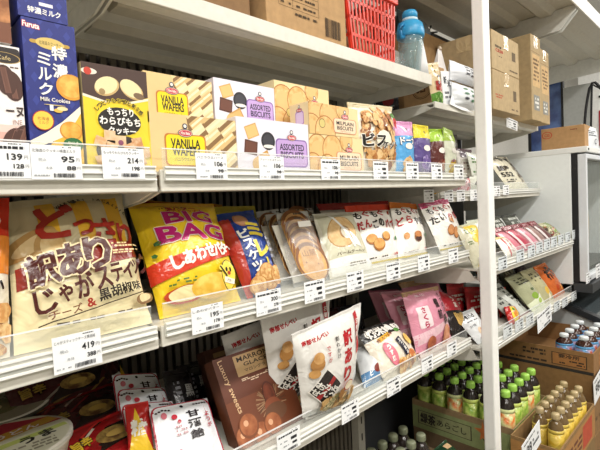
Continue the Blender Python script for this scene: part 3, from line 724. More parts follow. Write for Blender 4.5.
# ---------------------------------------------------------------- second shelf
D2 = Z(-.157)
def a_jaga(p):
    p.rect(0, 0, 1, 1, '#c9bc96')
    for k, (a, b) in enumerate(((.22, .36), (.50, .64), (.78, .92))): p.rect(a, .52, b, .95, '#dcaa32'); p.off -= p.step
    p.off += p.step
    p.rect(0, 0, 1, .50, '#efe1b4')
    p.vk, p.vo = .92, .11
    p.poly([(.10, .52), (.24, .60), (.28, .55), (.30, .45), (.10, .42)], '#cdb07a'); p.disc(.13, .60, .022, '#b08a52', sx=1.6, sy=.7, rot=30); p.disc(.16, .595, .016, '#dcc391', sx=1.6, sy=.6, rot=30)
    p.disc(.27, .56, .020, '#b9955c', sx=.9, sy=1.2); p.disc(.28, .565, .016, M('#e3cc98', 'food', '#c9a465', 60), sx=.8, sy=1.1)
    p.poly([(.03, .44), (1, .535), (1, .40), (.03, .285)], '#8f2f26')
    p.disc(.53, .90, .004, '#6a624e')
    R = '#a02c20'
    p.text('ど', .34, .74, R, h=.26, w=.28, bold=.05, rot=-2); p.text('っ', .55, .66, R, h=.12, w=.16, bold=.05); p.text('さ', .72, .615, R, h=.20, w=.19, bold=.05); p.text('り', .90, .565, R, h=.21, w=.13, bold=.05)
    ph = 'WAKEARI JAGASTICK'
    for k, ch in enumerate(ph):
        a = math.radians(122 - k*92/(len(ph)-1))
        if ch != ' ': p.text(ch, .60 + .066*math.cos(a)/p.W, .55 + .068*math.sin(a)/p.H, '#2a241e', h=.024, rot=math.degrees(a)-90, bold=.04); p.off -= p.step
    p.off += p.step
    D = '#4c1d18'
    for ch, u, v in (('訳', .20, .395), ('あ', .41, .425), ('り', .60, .45)): p.text(ch, u, v, D, h=.22, w=.20, bold=.05, out='#e8d6a8', outb=.05, rot=5); 
    p.lines(.72, .47, .97, .51, 2, '#e9cf94'); p.lines(.72, .42, .97, .455, 2, '#e9cf94')
    for ch, u, v, s_ in (('じ', .20, .175, .155), ('ゃ', .33, .205, .11), ('が', .46, .235, .155), ('ス', .60, .26, .14), ('テ', .72, .285, .13), ('ィ', .815, .29, .10), ('ッ', .89, .315, .09), ('ク', .96, .335, .13)):
        p.text(ch, u, v, D, h=s_, w=s_*.8, bold=.035, rot=8)
    p.text('チーズ', .32, .085, '#6f3a1e', h=.055, w=.22, bold=.02, rot=8); p.text('&', .49, .115, '#a02c20', h=.055, bold=.03, rot=8); p.text('黒胡椒味', .73, .165, '#2a221c', h=.075, w=.36, bold=.03, rot=8)
    p.poly([(.16, .03), (.95, .135), (.95, .128), (.16, .023)], '#3a2a1e'); p.lines(.25, .0, .8, .03, 1, '#3a2a1e')
    p.disc(.92, .075, .013, '#8a6a4a', sy=.6); p.disc(.92, .085, .008, '#e8d4a4', sy=.7)
pouch('potato_stick_bag', 'large gold and cream potato stick bag with big red brush lettering', 'snack bag', Q((14, None, .59), (152, None, .59), (121, 192, .66), (2, 203, .66), z=D2), .055, '#cdbf98', a_jaga, seal='#cbbf9c', shape='pillow', sealh=.05, grid=(30, 36))
def a_orange(p):
    p.rect(0, 0, 1, 1, '#e8dfcc'); p.rect(0, .72, 1, 1, '#c9341f'); p.rect(0, .5, 1, .74, '#e0852e'); p.text('か', .84, .42, '#1e1b18', h=.1, w=.16, bold=.04); p.text('り', .84, .84, '#f6ead2', h=.06, w=.1, bold=.04); nuts(p, .78, .16, 26, .2, .12, r=.012)
pouch('rice_cracker_bag', 'red and orange rice cracker bag cut off by the left edge', 'snack bag', Q((-100, None, .59), (10, None, .59), (9, 198, .64), (-90, 205, .64), z=D2), .05, '#d9c9a8', a_orange, seal='#c9341f')
def a_big(p):
    p.rect(0, 0, 1, 1, '#f0cb26'); p.rect(0, .95, 1, 1, '#c99a2c')
    p.vk, p.vo = .93, .10; p.off += .0001
    p.text('塩バター', .50, .87, '#b53a2a', h=.06, w=.36, bold=.05); p.text('ポテトチップス', .52, .825, '#c5452e', h=.04, w=.42, bold=.04)
    p.text('BIG', .54, .745, '#c01f74', h=.125, w=.56, bold=.05, out='#f7ecd8', outb=.04, rot=0)
    p.text('BAG', .52, .575, '#c01f74', h=.155, w=.76, bold=.05, out='#f7ecd8', outb=.04, rot=0)
    p.poly([(.0, .34), (1, .46), (1, .345), (.0, .165)], '#cf3a20')
    for ch, u, v in (('し', .24, .315), ('あ', .36, .335), ('わ', .49, .355), ('せ', .61, .375), ('バ', .72, .385), ('タ', .82, .395), ('〜', .92, .41)): p.text(ch, u, v, '#f9f4e8', h=.12 if ch != '〜' else .03, w=.11, bold=.06, rot=6)
    p.lines(.12, .12, .46, .17, 2, '#5c7a34'); p.disc(.28, .045, .02, '#b8401e', sx=1.7, sy=.6); p.disc(.28, .05, .017, '#f2e3ae', sx=1.6, sy=.6); p.disc(.60, .07, .03, M('#f3d368', 'food', '#e4b53c', 60), sx=1.4, sy=.6)
    # round smiling yellow potato with little arms
    p.disc(.80, .14, .020, '#3a3320', sx=.85, sy=1.25); p.disc(.80, .14, .0188, '#f6df58', sx=.85, sy=1.25)
    for du in (-.035, .035): p.disc(.80+du, .185, .0028, '#2a2418', sy=1.3)
    p.disc(.80, .155, .0045, '#b8401e', sy=.7); p.quad(.80, .09, .026, .009, -8, '#f7f2e0'); p.text('バター', .80, .09, '#3a3320', h=.025, w=.10, rot=-8)
    p.disc(.69, .20, .0045, '#f6df58'); p.quad(.715, .17, .003, .02, 35, '#3a3320')
    p.disc(.08, .40, .004, '#3c6b34', n=5); p.disc(.12, .5, .004, '#3c6b34', n=5)
    for k in range(10): p.disc(random.uniform(.06, .95), random.choice((.68, .5, .82, .93)), .0012, '#7a5a1e', n=5); p.off -= p.step
pouch('big_chip_bag', 'bright yellow BIG BAG chip bag with magenta lettering and a red band', 'snack bag', Q((160, None, .60), (241, None, .60), (213, 204, .68), (127, 203, .68), z=D2), .075, '#f0cb26', a_big, seal='#d9a93a', sealh=.05, grid=(28, 34))
pouch('big_chip_bag', 'second yellow chip bag mostly hidden behind the BIG BAG one', 'snack bag', Q((158, None, .72), (244, None, .72), (222, 205, .80), (132, 200, .80), z=D2), .07, '#dcb62a', a_big, seal='#8f2f26', sealh=.05)
def a_mirai(p):
    p.rect(0, 0, 1, 1, '#1f3f8f'); p.poly([(0, .0), (.2, 0), (.26, .9), (0, .9)], '#b0372a'); p.poly([(.16, 0), (.22, 0), (.28, .9), (.22, .9)], '#1b3479')
    p.disc(.46, .86, .014, '#c58a62'); p.disc(.46, .86, .011, '#d8a27c')
    p.vk, p.vo = .93, .07
    p.vtext('ミレー', .66, .70, '#e9d24a', .040, bold=.07, rot=3); p.vtext('ビスケット', .34, .66, '#f3f3ee', .0225, bold=.05, rot=3)
    for u, v in ((.45, .10), (.66, .07), (.56, .16), (.85, .12), (.3, .04)): p.cookie(u, v, .017, '#c58c4e', '#ecc585')
    for k in range(8): p.disc(random.uniform(.75, .97), random.uniform(.25, .95), .0014, '#d8dcf0', n=5); p.off -= p.step
    p.off += p.step; p.lines(.8, .3, .93, .6, 4, '#c9cfe6')
pouch('biscuit_bag', 'dark blue biscuit bag with yellow vertical lettering', 'snack bag', Q((247, None, .60), (281, None, .60), (253, 210, .67), (213, 215, .67), z=D2), .05, '#1f3f8f', a_mirai, sealh=.05)
pouch('biscuit_bag', 'olive yellow bag edge sticking up behind the dark blue biscuit bag', 'snack bag', Q((246, None, .70), (282, None, .70), (254, 206, .78), (214, 207, .78), z=D2), .04, '#c9b846', lambda p: p.rect(0, .9, 1, 1, '#d9c84e'), seal='#c9b846')
# clear packs of round crackers
def cracker_pack(lab, C, n, grp='clear cracker packs'):
    root = pouch('cracker_pack', lab, 'cracker pack', C, .048, FILMC, None, grp, kind='clear', seal=clear('film_seal', '#eeeeec', .55, .2), shape='flat', sealh=.12, grid=(8, 12), wr=.6)
    m = root.matrix_basis; BL, BR, TR, TL = [m.inverted() @ c for c in C]
    W = (BR-BL).length; H = (TL-BL).length
    b = MB(); b.box(-W*.40, W*.40, .005, .006, .01, H*.84, M('#e9e4d6', 'paper'))
    tx = (TL+TR-BL-BR)/2/H
    p = Print(b, W, H, lambda u, v, o: ((u-.5)*W + tx.x*v*H, .005-o, v*H), 'paper')
    b.build('backing_card', root)
    for k in range(n):
        b = MB(); r = W*.43; cy = .14*H + r*.4 + k*(H*.60/n)
        cx = tx.x*cy
        vs = []; R = 26
        for zz, rr in ((0, r*.97), (.0022, r), (.0048, r*.97)):
            for q in range(R): a = 2*math.pi*q/R; vs.append((cx + rr*math.cos(a), -.003 + .0 - zz*.6 - (n-1-k)*.0024, cy + rr*math.sin(a)))
        fs = [(j*R+i, j*R+(i+1) % R, (j+1)*R+(i+1) % R, (j+1)*R+i) for j in range(2) for i in range(R)] + [tuple(range(R))[::-1], tuple(range(2*R, 3*R))]
        b.add(vs, fs, M('#cf9a55', 'food', '#e3b878', 70), False)
        pr = Print(b, r*2, r*2, lambda u, v, o: (cx + (u-.5)*2*r, -.003 - .0029 - (n-1-k)*.0024 - o, cy + (v-.5)*2*r), 'ink')
        pr.disc(.5, .5, r*.99, '#7e4c20'); pr.disc(.5, .47, r*.86, M('#ddb074', 'food', '#cf9a55', 70)); pr.text('高原' if k % 2 else '山麓', .5, .72, '#8a5526', h=.16, w=.44); pr.disc(.3, .5, .002, '#9a6230'); pr.disc(.66, .42, .002, '#9a6230')
        b.build('round_cracker', root)
    b = MB(); p = Print(b, W, H, lambda u, v, o: ((u-.5)*W + tx.x*v*H, -.0255-o, v*H), 'paper'); p.lines(.2, .87, .8, .91, 1, '#4a4640'); p.lines(.25, .81, .75, .84, 1, '#4a4640'); p.rect(.32, .70, .68, .78, '#f4f1e8'); b.build('printed_header', root)
    return root
cracker_pack('clear pack of round brown crackers nearest the ring cake pack', Q((294, None, .60), (329, None, .60), (307, 211, .67), (276, 214, .67), z=D2), 6)
cracker_pack('clear pack of round crackers just left of the front cracker pack', Q((281, None, .635), (312, None, .635), (290, 212, .70), (265, 215, .70), z=D2), 6)
cracker_pack('leftmost clear cracker pack, next to the dark blue bag', Q((270, None, .67), (300, None, .67), (278, 209, .74), (256, 212, .74), z=D2), 6)
cracker_pack('clear cracker pack at the back, top edge showing above the others', Q((300, None, .71), (332, None, .71), (312, 208, .78), (280, 209, .78), z=D2), 5)
# ring cake
def a_ring(p):
    p.rect(0, 0, 1, 1, '#dcd8c6'); p.rect(.04, .22, .96, .98, '#cfcdb4')
    p.disc(.44, .64, .036, '#b98f58', sx=1.4, rot=25); p.disc(.44, .64, .034, M('#ddbf8c', 'food', '#cfa66c', 70), sx=1.4, rot=25); p.disc(.46, .61, .0145, '#a0764a', sx=1.3, rot=25); p.disc(.46, .60, .013, '#c9c2ae', sy=1.15)
    p.poly([(.30, .95), (.35, .95), (.62, .36), (.56, .36)], '#f3f3f0'); p.poly([(.56, .62), (.66, .55), (.80, .34), (.60, .40)], '#f2f2ee')
    p.text('バームクーヘン', .5, .30, '#5c4a3a', h=.045, w=.66, bold=.02); p.rect(.04, .02, .96, .25, '#efede6'); p.lines(.4, .1, .8, .16, 2, '#8d8a82')
pouch('ring_cake_pack', 'clear pack with a pale ring-shaped cake and glossy white film', 'cake pack', Q((330, None, .60), (373, None, .60), (351, 212, .67), (312, 214, .67), z=D2), .045, '#dcd9cc', a_ring, seal='#d9d8ce', sealh=.06)
def a_mogu(bot, col2, food):
    def art(p):
        p.rect(0, 0, 1, 1, '#efebe4'); p.vk, p.vo = .93, .06
        for k, ch in enumerate('もぐもぐ'):
            p.text(ch, .16 + .17*k, .80 + .02*(k % 2), '#26221f' if k % 2 == 0 else '#b02a30', h=.115, w=.14, bold=.05, rot=(-6, 5, -4, 6)[k]); p.off -= p.step
        p.off += p.step; p.disc(.88, .82, .0055, '#8c3a24', sy=1.2)
        for k, ch in enumerate(bot):
            n = len(bot); p.text(ch, .14 + .76*k/(n-1), .62 + (.01 if k % 2 else -.015), (('#26221f', '#b02a30') if col2 else ('#b02a30', '#26221f'))[(k//2) % 2], h=.14, w=.72/n, bold=.05, rot=(4, -5, 3, -3)[k % 4]); p.off -= p.step
        p.off += p.step
        food(p)
        p.lines(.1, .06, .6, .09, 1, '#4a4540'); p.text('5個', .86, .09, '#b02a30', h=.05, w=.12, bold=.03); p.disc(.9, .34, .006, '#3f7a4a'); p.rect(0, 0, 1, .025, '#c9b23c')
    return art
def fd_bun(p):
    for u, v, r in ((.28, .36, .0145), (.62, .38, .0135), (.42, .26, .017)):
        p.disc(u, v, r*1.25, '#a86a30', sy=.78); p.disc(u, v+.015, r*1.13, M('#dba85e', 'food', '#c98a42', 80), sy=.7)
def fd_dora(p):
    p.disc(.22, .34, .010, '#c98a42'); p.disc(.58, .30, .019, '#a86a30', sy=.75); p.disc(.58, .27, .016, '#4a2620', sx=1.05, sy=.5); p.disc(.58, .35, .018, M('#c98448', 'food', '#b06a34', 80), sx=1, sy=.5)
def fd_tai(p):
    for du, r in ((0, 25), (.16, 35)):
        p.disc(.46+du, .34-du*.4, .018, '#9c5e2e', sx=1.25, sy=.8, rot=r); p.disc(.46+du, .345-du*.4, .0165, M('#cf8f54', 'food', '#b8743c', 80), sx=1.22, sy=.75, rot=r)
    p.poly([(.52, .52), (.58, .62), (.64, .56), (.70, .58), (.66, .46)], '#c07f46')
BUN = Q((361, None, .615), (400, None, .605), (389, 204, .675), (344, 206, .68), z=D2)
pouch('sweet_bean_pack', 'white bean bun pie pack with an orange-red header', 'sweets pack', BUN, .04, '#efebe4', a_mogu('だんごのパイ', 0, fd_bun), 'white sweet bean packs', seal='#d8432a', sealh=.11)
pouch('sweet_bean_pack', 'white filled pancake sweet pack with an orange header', 'sweets pack', Q((399, None, .60), (428, None, .60), (416, 204, .665), (389, 202, .665), z=D2), .04, '#efebe4', a_mogu('どらやき', 0, fd_dora), 'white sweet bean packs', seal='#d77a2c', sealh=.10)
pouch('sweet_bean_pack', 'white fish-shaped cake pack with a dark pink header', 'sweets pack', Q((441, None, .595), (466, None, .595), (447, 198, .65), (418, 204, .65), z=D2), .04, '#efebe4', a_mogu('たいやき', 1, fd_tai), 'white sweet bean packs', seal='#b02a5c', sealh=.10)
pouch('sweet_bean_pack', 'sweet pack with a red header at the back behind the bean bun pie pack', 'sweets pack', Q((346, None, .71), (398, None, .71), (388, 201, .77), (316, 204, .77), z=D2), .04, '#e6e0d8', None, 'sweet packs at the back', seal='#a52a26', sealh=.12)
pouch('sweet_bean_pack', 'sweet pack in the shade between the pancake and fish cake packs', 'sweets pack', Q((420, None, .69), (446, None, .69), (432, 203, .75), (404, 203, .75), z=D2), .04, '#d8d2ca', None, 'sweet packs at the back', seal='#8f2040', sealh=.12)
# ---------------------------------------------------------------- low shelf
D3 = Z(-.4015)
def a_marron(p):
    p.rect(0, 0, 1, 1, '#6f3a20'); p.rect(0, .5, 1, 1, '#5f2f1b')
    p.rrect(.27, .725, .90, .965, '#c9a677', .0015); p.text('MARRONS', .585, .915, '#2c1c12', h=.055, w=.54, bold=.015); p.text('GLACÉS', .60, .85, '#2c1c12', h=.055, w=.42, bold=.015); p.text('マロングラッセ', .60, .775, '#2c1c12', h=.04, w=.44, bold=.01)
    p.text('Luxury sweets', .115, .66, '#d9b48a', h=.085, w=.62, rot=-83, bold=.01)
    p.lines(.30, .665, .86, .70, 2, '#d9c0a4'); p.lines(.42, .64, .78, .66, 1, '#d9c0a4')
    for k in range(70):
        a = random.uniform(0, 6.28); p.quad(.60 + .16*math.cos(a), .34 + .13*math.sin(a), .0014, .020, math.degrees(a)-90 + random.uniform(-20, 20), random.choice(('#8f6a4c', '#a98463', '#5a3722'))); p.off -= p.step*.8
    p.disc(.60, .42, .020, '#4a2216', sx=.7, sy=1.2); p.disc(.60, .42, .0175, M('#7c3c26', 'food', '#5a2a1a', 60), sx=.7, sy=1.2); p.disc(.60, .30, .018, '#8a4a30', sy=.7); p.disc(.62, .22, .025, '#6b4630', sy=.6)
    for u, v in ((.12, .10), (.34, .06), (.20, .20), (.52, .10)):
        p.disc(u, v, .020, '#7a4426'); p.disc(u, v+.012, .0175, M('#b06b42', 'food', '#8f4e2c', 50)); p.disc(u-.03, v+.035, .005, '#dca882')
MA = Q((240, None, .592), (305, None, .592), (270, 334, .66), (208, 362, .66), z=D3)
m_, w_, h_ = frame(MA[0], MA[1], MA[3])
carton_pack('chestnut_box', 'brown chestnut sweets box with a beige title label in front', 'box', (MA[0], MA[1], MA[3]), .03, '#54290f', a_marron, 'chestnut sweets boxes')
def a_marron2(p): p.rect(0, 0, 1, 1, '#4a2a1c'); p.rect(.12, .86, .96, .93, '#8f744c'); p.text('MARRONS', .6, .895, '#2c1c12', h=.04, w=.5)
MB2 = Q((222, None, .70), (282, None, .70), (232, 344, .75), (186, 357, .75), z=D3)
carton_pack('chestnut_box', 'darker chestnut sweets box behind, its beige strip just showing', 'box', (MB2[0], MB2[1], MB2[3]), .03, '#3e2114', a_marron2, 'chestnut sweets boxes')
# white cracker bags
def a_wake(p):
    p.rect(0, 0, 1, 1, '#e9e7e2'); R = '#b5262c'
    p.text('南部せんべい', .24, .875, R, h=.05, w=.34, bold=.05, rot=4); p.vtext('訳あり', .69, .76, R, .0335, bold=.06)
    p.quad(.89, .74, .0125, .075, 6, '#b5262c'); p.vtext('お徳用', .885, .86, '#f4eee6', .0115, bold=.03, rot=-6)
    p.vtext('割れかけ', .50, .80, '#2a2622', .0105, bold=.02); p.vtext('ですが', .36, .74, R, .0105, bold=.02)
    p.disc(.20, .62, .014, '#b58248'); p.disc(.22, .68, .011, M('#d2a468', 'food', '#b58248', 80)); p.disc(.15, .52, .012, '#c39255', sy=.7)
    p.quad(.30, .33, .058, .058, 45, '#f0ece4'); p.quad(.30, .33, .053, .053, 45, '#2b2523'); p.quad(.30, .33, .053, .010, 45, '#a92a2c')
    for k, ch in enumerate('おかきせんべ'): p.text(ch, .30 + (-.085, .03, .15, -.15, -.03, .09)[k], .33 + (.05, .005, -.05, -.01, -.055, -.10)[k]*.9, '#f2eee6', h=.06, w=.13, bold=.05, rot=-38); p.off -= p.step
    p.off += p.step
    nuts(p, .60, .13, 40, .36, .10, cols=('#c99a58', '#dcb67a', '#a0703a', '#6a7048', '#e6cf9e'), r=.009)
    p.disc(.68, .28, .012, '#b5262c', sx=1.3, sy=.8); p.disc(.68, .28, .0105, '#e9dcc0', sx=1.3, sy=.8); p.rect(0, 0, 1, .045, '#c9c6c0'); p.lines(.2, .015, .8, .035, 1, '#4a4640')
WK = [at(303, 418, .573), at(351, 401, .573), at(361, 303, .56), at(291.5, 335, .56)]
dz = D3 - min(WK[0].z, WK[1].z)
for c in WK[:2]: c.z = max(D3, c.z)
pouch('rice_cracker_bag', 'front white cracker bag with red vertical lettering and a black diamond', 'snack bag', WK, .05, '#e9e7e2', a_wake, 'white cracker bags', seal='#eceae6', sealh=.04, grid=(28, 34), bseal=.05)
def sh(C, dx, dy, dz=0): 
    o = [c + Vector((dx, dy, dz)) for c in C]; o[0].z = o[1].z = D3; return o
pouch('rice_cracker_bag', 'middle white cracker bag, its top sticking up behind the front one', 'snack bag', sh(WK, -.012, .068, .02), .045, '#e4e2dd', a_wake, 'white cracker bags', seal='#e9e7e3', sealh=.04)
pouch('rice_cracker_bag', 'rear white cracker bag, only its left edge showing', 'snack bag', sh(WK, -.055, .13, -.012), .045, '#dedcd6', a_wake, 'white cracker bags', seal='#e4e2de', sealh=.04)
# bold black and white snack bag
def a_bw(p):
    p.rect(0, 0, 1, 1, '#e6dccb'); p.rect(0, .72, 1, 1, '#1f1d1c')
    for k in range(7): p.disc(.12 + .13*k, .84 + .03*math.sin(k*2), .008, '#f0ece4', sx=.8, sy=1.2); p.off -= p.step
    p.off += p.step
    p.text('焼米', .28, .84, '#f6f2ea', h=.2, w=.34, bold=.05, out='#1f1d1c', outb=.05); p.text('亀田', .70, .83, '#f6f2ea', h=.12, w=.34, bold=.05)
    p.quad(.34, .68, .045, .010, 8, '#e8b23a'); p.text('5種のつまみ', .36, .68, '#7a2a1e', h=.06, w=.4, bold=.03, rot=8); p.disc(.75, .74, .008, '#4e8c3c', sx=1.6, sy=.7)
    p.disc(.30, .36, .020, '#d9788a', sx=.8, sy=1.4, rot=15); p.vtext('うす焼', .30, .48, '#f8efe8', .013, bold=.06); p.quad(.62, .40, .020, .045, 18, '#27263a'); p.vtext('おつまみ', .60, .52, '#f4f1ea', .0105, bold=.04, rot=16)
    p.disc(.86, .5, .014, M('#eccf7a', 'food', '#d9a94a', 80)); p.disc(.78, .2, .018, M('#d88a4a', 'food', '#b8602c', 80), sy=.7); p.disc(.45, .1, .016, M('#e9c98a', 'food', '#c98a42', 80)); nuts(p, .7, .12, 14, .28, .08, r=.008)
pouch('snack_bag', 'bag of mixed crackers with a bold black and white header', 'snack bag', Q((384, None, .575), (420, None, .575), (393, 319, .65), (356, 332, .65), z=D3), .05, '#e2d8c6', a_bw, seal='#1f1d1c', sealh=.04)
def a_silver(p):
    p.rect(0, 0, 1, 1, '#d3d6d8'); p.poly([(0, .3), (1, .1), (1, .0), (0, 0)], '#5a86b0'); p.disc(.6, .25, .016, '#7c2f26', sy=.6); p.text('ピ', .3, .2, '#f2f2f0', h=.1, bold=.05)
pouch('snack_bag', 'silvery bag with a blue and brown base leaning behind the white cracker bags', 'snack bag', Q((364, None, .585), (386, None, .585), (374, 342, .655), (354, 349, .655), z=D3), .045, '#cfd2d4', a_silver, seal='#d8dadb')
def a_pink(p):
    p.rect(0, 0, 1, 1, '#dc93a8'); p.poly([(0, .30), (1, .42), (1, .30), (0, .12)], '#e9c3cc'); p.disc(.32, .90, .010, '#c56e88', sx=1.6, sy=.5); p.text('亀田', .34, .90, '#f6e6ea', h=.04, w=.22)
    p.rrect(.12, .38, .38, .72, '#f2dfe2', .004); p.vtext('さくら', .25, .66, '#b83a5c', .018, bold=.06)
    p.vtext('備前', .62, .72, '#2a1e20', .030, bold=.03); p.vtext('えびほる', .80, .84, '#4a2a2e', .0135, bold=.03); p.vtext('黒', .76, .42, '#2a1e20', .03, bold=.04)
    p.disc(.30, .12, .020, M('#b8683c', 'food', '#94482c', 60), sy=.9); p.disc(.74, .16, .022, M('#d69a78', 'food', '#c07c58', 60), sy=1.2); p.disc(.5, .04, .006, '#f6efe6')
PK = Q((417, None, .60), (451, None, .60), (438, 286, .64), (401, 293, .64), z=D3)
pouch('rice_cracker_bag', 'front pink rice cracker bag with black vertical brush lettering', 'snack bag', PK, .055, '#dc93a8', a_pink, 'pink rice cracker bags', seal='#a88660', sealh=.06)
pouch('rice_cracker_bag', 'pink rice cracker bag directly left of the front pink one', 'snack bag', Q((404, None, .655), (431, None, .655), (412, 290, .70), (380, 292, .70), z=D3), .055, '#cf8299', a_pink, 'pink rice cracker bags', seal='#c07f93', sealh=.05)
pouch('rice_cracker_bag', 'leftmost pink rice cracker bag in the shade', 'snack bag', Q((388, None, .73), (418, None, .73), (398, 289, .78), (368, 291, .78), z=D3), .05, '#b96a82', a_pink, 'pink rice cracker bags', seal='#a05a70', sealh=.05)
pouch('rice_cracker_bag', 'pink rice cracker bag at the back with a brown folded top', 'snack bag', Q((425, None, .70), (455, None, .70), (436, 277, .74), (398, 283, .74), z=D3), .05, '#cf8299', None, 'pink rice cracker bags', seal='#a07c50', sealh=.12)
def a_fry(p):
    p.rect(0, 0, 1, 1, '#231c1c'); p.rect(0, .55, 1, .98, '#a82430'); p.vtext('うま', .5, .86, '#f4e6dc', .02, bold=.05)
    for k in range(9): p.quad(.5 + .05*(k-4), .34 + .02*math.cos(k), .004, .034, (k-4)*-5, '#e2b96a'); p.off -= p.step*.6
pouch('snack_bag', 'dark red and black fries snack pack right of the front pink bag', 'snack bag', Q((453, None, .60), (468, None, .60), (456, 297, .65), (438, 291, .65), z=D3), .03, '#231c1c', a_fry, seal='#a82430')
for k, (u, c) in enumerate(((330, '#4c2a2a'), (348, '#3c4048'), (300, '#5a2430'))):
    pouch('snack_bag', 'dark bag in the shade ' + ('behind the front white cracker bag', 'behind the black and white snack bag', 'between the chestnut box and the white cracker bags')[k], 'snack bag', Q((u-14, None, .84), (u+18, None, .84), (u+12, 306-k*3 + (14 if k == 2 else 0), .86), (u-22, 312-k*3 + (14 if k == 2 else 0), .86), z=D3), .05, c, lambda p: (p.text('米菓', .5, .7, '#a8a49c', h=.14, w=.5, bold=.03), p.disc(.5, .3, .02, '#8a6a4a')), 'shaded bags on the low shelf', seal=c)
# ---------------------------------------------------------------- low shelf, left part
def bowl(label, u, v, r, zr, c, art, tilt=0):
    h = Z(zr) - D3; c0 = atz(u, v, Z(zr))
    root = thing('bowl_noodle', label, 'instant noodles', None, Matrix.Translation((c0.x, c0.y, D3)))
    b = MB(); b.lathe([(r*.66, 0), (r*.70, .004), (r*.9, h*.6), (r*.97, h*.9), (r*1.03, h*.93), (r*1.03, h*.985), (r*.98, h-.001)], M(c, 'plastic'), 36); b.build('bowl', root)
    b = MB(); b.lathe([(r*1.0, h-.0005), (r*1.035, h), (r*1.03, h+.0012)], M('#e8e4d8', 'film'), 36)
    art(Print(b, 2*r, 2*r, lambda a, q, o: ((a-.5)*2*r, (q-.5)*2*r, h+.0012+o), 'ink')); b.build('lid', root)
    return root
def a_bowl1(p):
    r = p.W/2
    p.disc(.5, .5, r*.97, '#d8d6c0', n=36); p.poly([(.12, .80), (.5, .985), (.88, .80), (.97, .62), (.03, .62)], '#a8263a')
    p.poly([(.06, .66), (.88, .80), (.94, .66), (.03, .50)], '#c79a3a'); p.text('焼うどん', .48, .66, '#f3e9ea', h=.11, w=.56, bold=.04, rot=6, out='#a8263a', outb=.03)
    p.poly([(.04, .44), (.96, .52), (.97, .44), (.05, .34)], '#b9c46a'); p.text('うま', .68, .40, '#201d1a', h=.14, w=.3, bold=.06, rot=8); p.lines(.3, .12, .8, .3, 3, '#8a8470'); p.disc(.3, .3, r*.2, M('#b9c48a', 'food', '#8fa05a', 60))
def a_bowl2(p):
    r = p.W/2
    p.disc(.5, .5, r*.97, '#9a927e', n=36); p.disc(.45, .5, r*.5, M('#7a6a4a', 'food', '#55603a', 50)); p.text('そば', .74, .62, '#3c4a34', h=.14, w=.26, bold=.04); p.lines(.3, .72, .8, .85, 2, '#5a5648'); p.disc(.4, .5, r*.2, '#c0b48c')
bowl('bowl noodles with a cream, red and gold lid at the bottom left corner', 14, 441, .073, -.318, '#cfccbe', a_bowl1)
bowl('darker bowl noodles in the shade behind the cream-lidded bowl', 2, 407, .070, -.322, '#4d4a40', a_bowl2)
# red and gold noodle packs lying in a leaning row
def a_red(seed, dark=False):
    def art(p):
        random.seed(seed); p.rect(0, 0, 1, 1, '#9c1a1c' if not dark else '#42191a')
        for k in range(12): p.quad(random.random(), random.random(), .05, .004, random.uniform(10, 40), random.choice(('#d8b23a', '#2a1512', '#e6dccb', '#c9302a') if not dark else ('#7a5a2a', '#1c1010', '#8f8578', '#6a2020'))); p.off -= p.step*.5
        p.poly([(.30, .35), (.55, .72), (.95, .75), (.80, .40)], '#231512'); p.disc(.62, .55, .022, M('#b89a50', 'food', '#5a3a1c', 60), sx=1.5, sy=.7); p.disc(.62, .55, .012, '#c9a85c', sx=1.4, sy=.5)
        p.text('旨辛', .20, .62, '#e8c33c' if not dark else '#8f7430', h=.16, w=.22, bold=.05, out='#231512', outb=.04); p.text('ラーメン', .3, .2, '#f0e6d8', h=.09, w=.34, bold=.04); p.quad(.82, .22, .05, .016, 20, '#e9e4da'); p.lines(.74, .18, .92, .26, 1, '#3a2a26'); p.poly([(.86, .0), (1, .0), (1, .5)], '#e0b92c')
    return art
def flat_pack(lab, u, v, zr, w, h, t, yaw, tilt, body, art, grp, roll=0, seal=None, nm='noodle_pack', cat='instant noodles'):
    c = atz(u, v, Z(zr))
    m = Matrix.Translation(c) @ Matrix.Rotation(math.radians(yaw), 4, 'Z') @ Matrix.Rotation(math.radians(-tilt), 4, 'X') @ Matrix.Rotation(math.radians(roll), 4, 'Y')
    C = [m @ Vector(q) for q in ((-w/2, 0, -h/2), (w/2, 0, -h/2), (w/2, 0, h/2), (-w/2, 0, h/2))]
    zmin = min(q.z for q in C) - 0
    if zmin < D3 + t*.3:
        for q in C: q.z += D3 + t*.3 - zmin
    return pouch(nm, lab, cat, C, t, body, art, grp, seal=seal)
G = 'red noodle packs'
flat_pack('red noodle pack with black and gold print in front, left of the sweet sake candy', 108, 446, -.36, .12, .11, .03, 8, 66, '#8f1a1a', a_red(3), G, seal='#a81c1c')
flat_pack('red noodle pack with a gold corner touching the front sweet sake candy pack', 138, 436, -.365, .07, .10, .03, -14, 62, '#a81c1c', a_red(5), G, seal='#d2aa30')
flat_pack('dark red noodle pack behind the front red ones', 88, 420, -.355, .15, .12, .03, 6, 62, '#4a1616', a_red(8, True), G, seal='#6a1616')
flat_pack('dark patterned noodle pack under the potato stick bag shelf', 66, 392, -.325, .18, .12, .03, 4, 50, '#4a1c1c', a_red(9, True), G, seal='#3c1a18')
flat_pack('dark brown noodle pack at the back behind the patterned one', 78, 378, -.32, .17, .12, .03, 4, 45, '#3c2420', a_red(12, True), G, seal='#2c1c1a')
flat_pack('small glossy red and gold pack leaning on the red noodle packs', 139, 428, -.335, .035, .075, .015, -20, 35, '#b32420', lambda p: (p.rect(0, 0, 1, 1, '#b32420'), p.poly([(0, 0), (1, 0), (.4, .9)], '#e0b92c'), p.text('糖', .5, .5, '#e9e4da', h=.3, bold=.04)), None, nm='candy_pack', cat='candy')
random.seed(21)
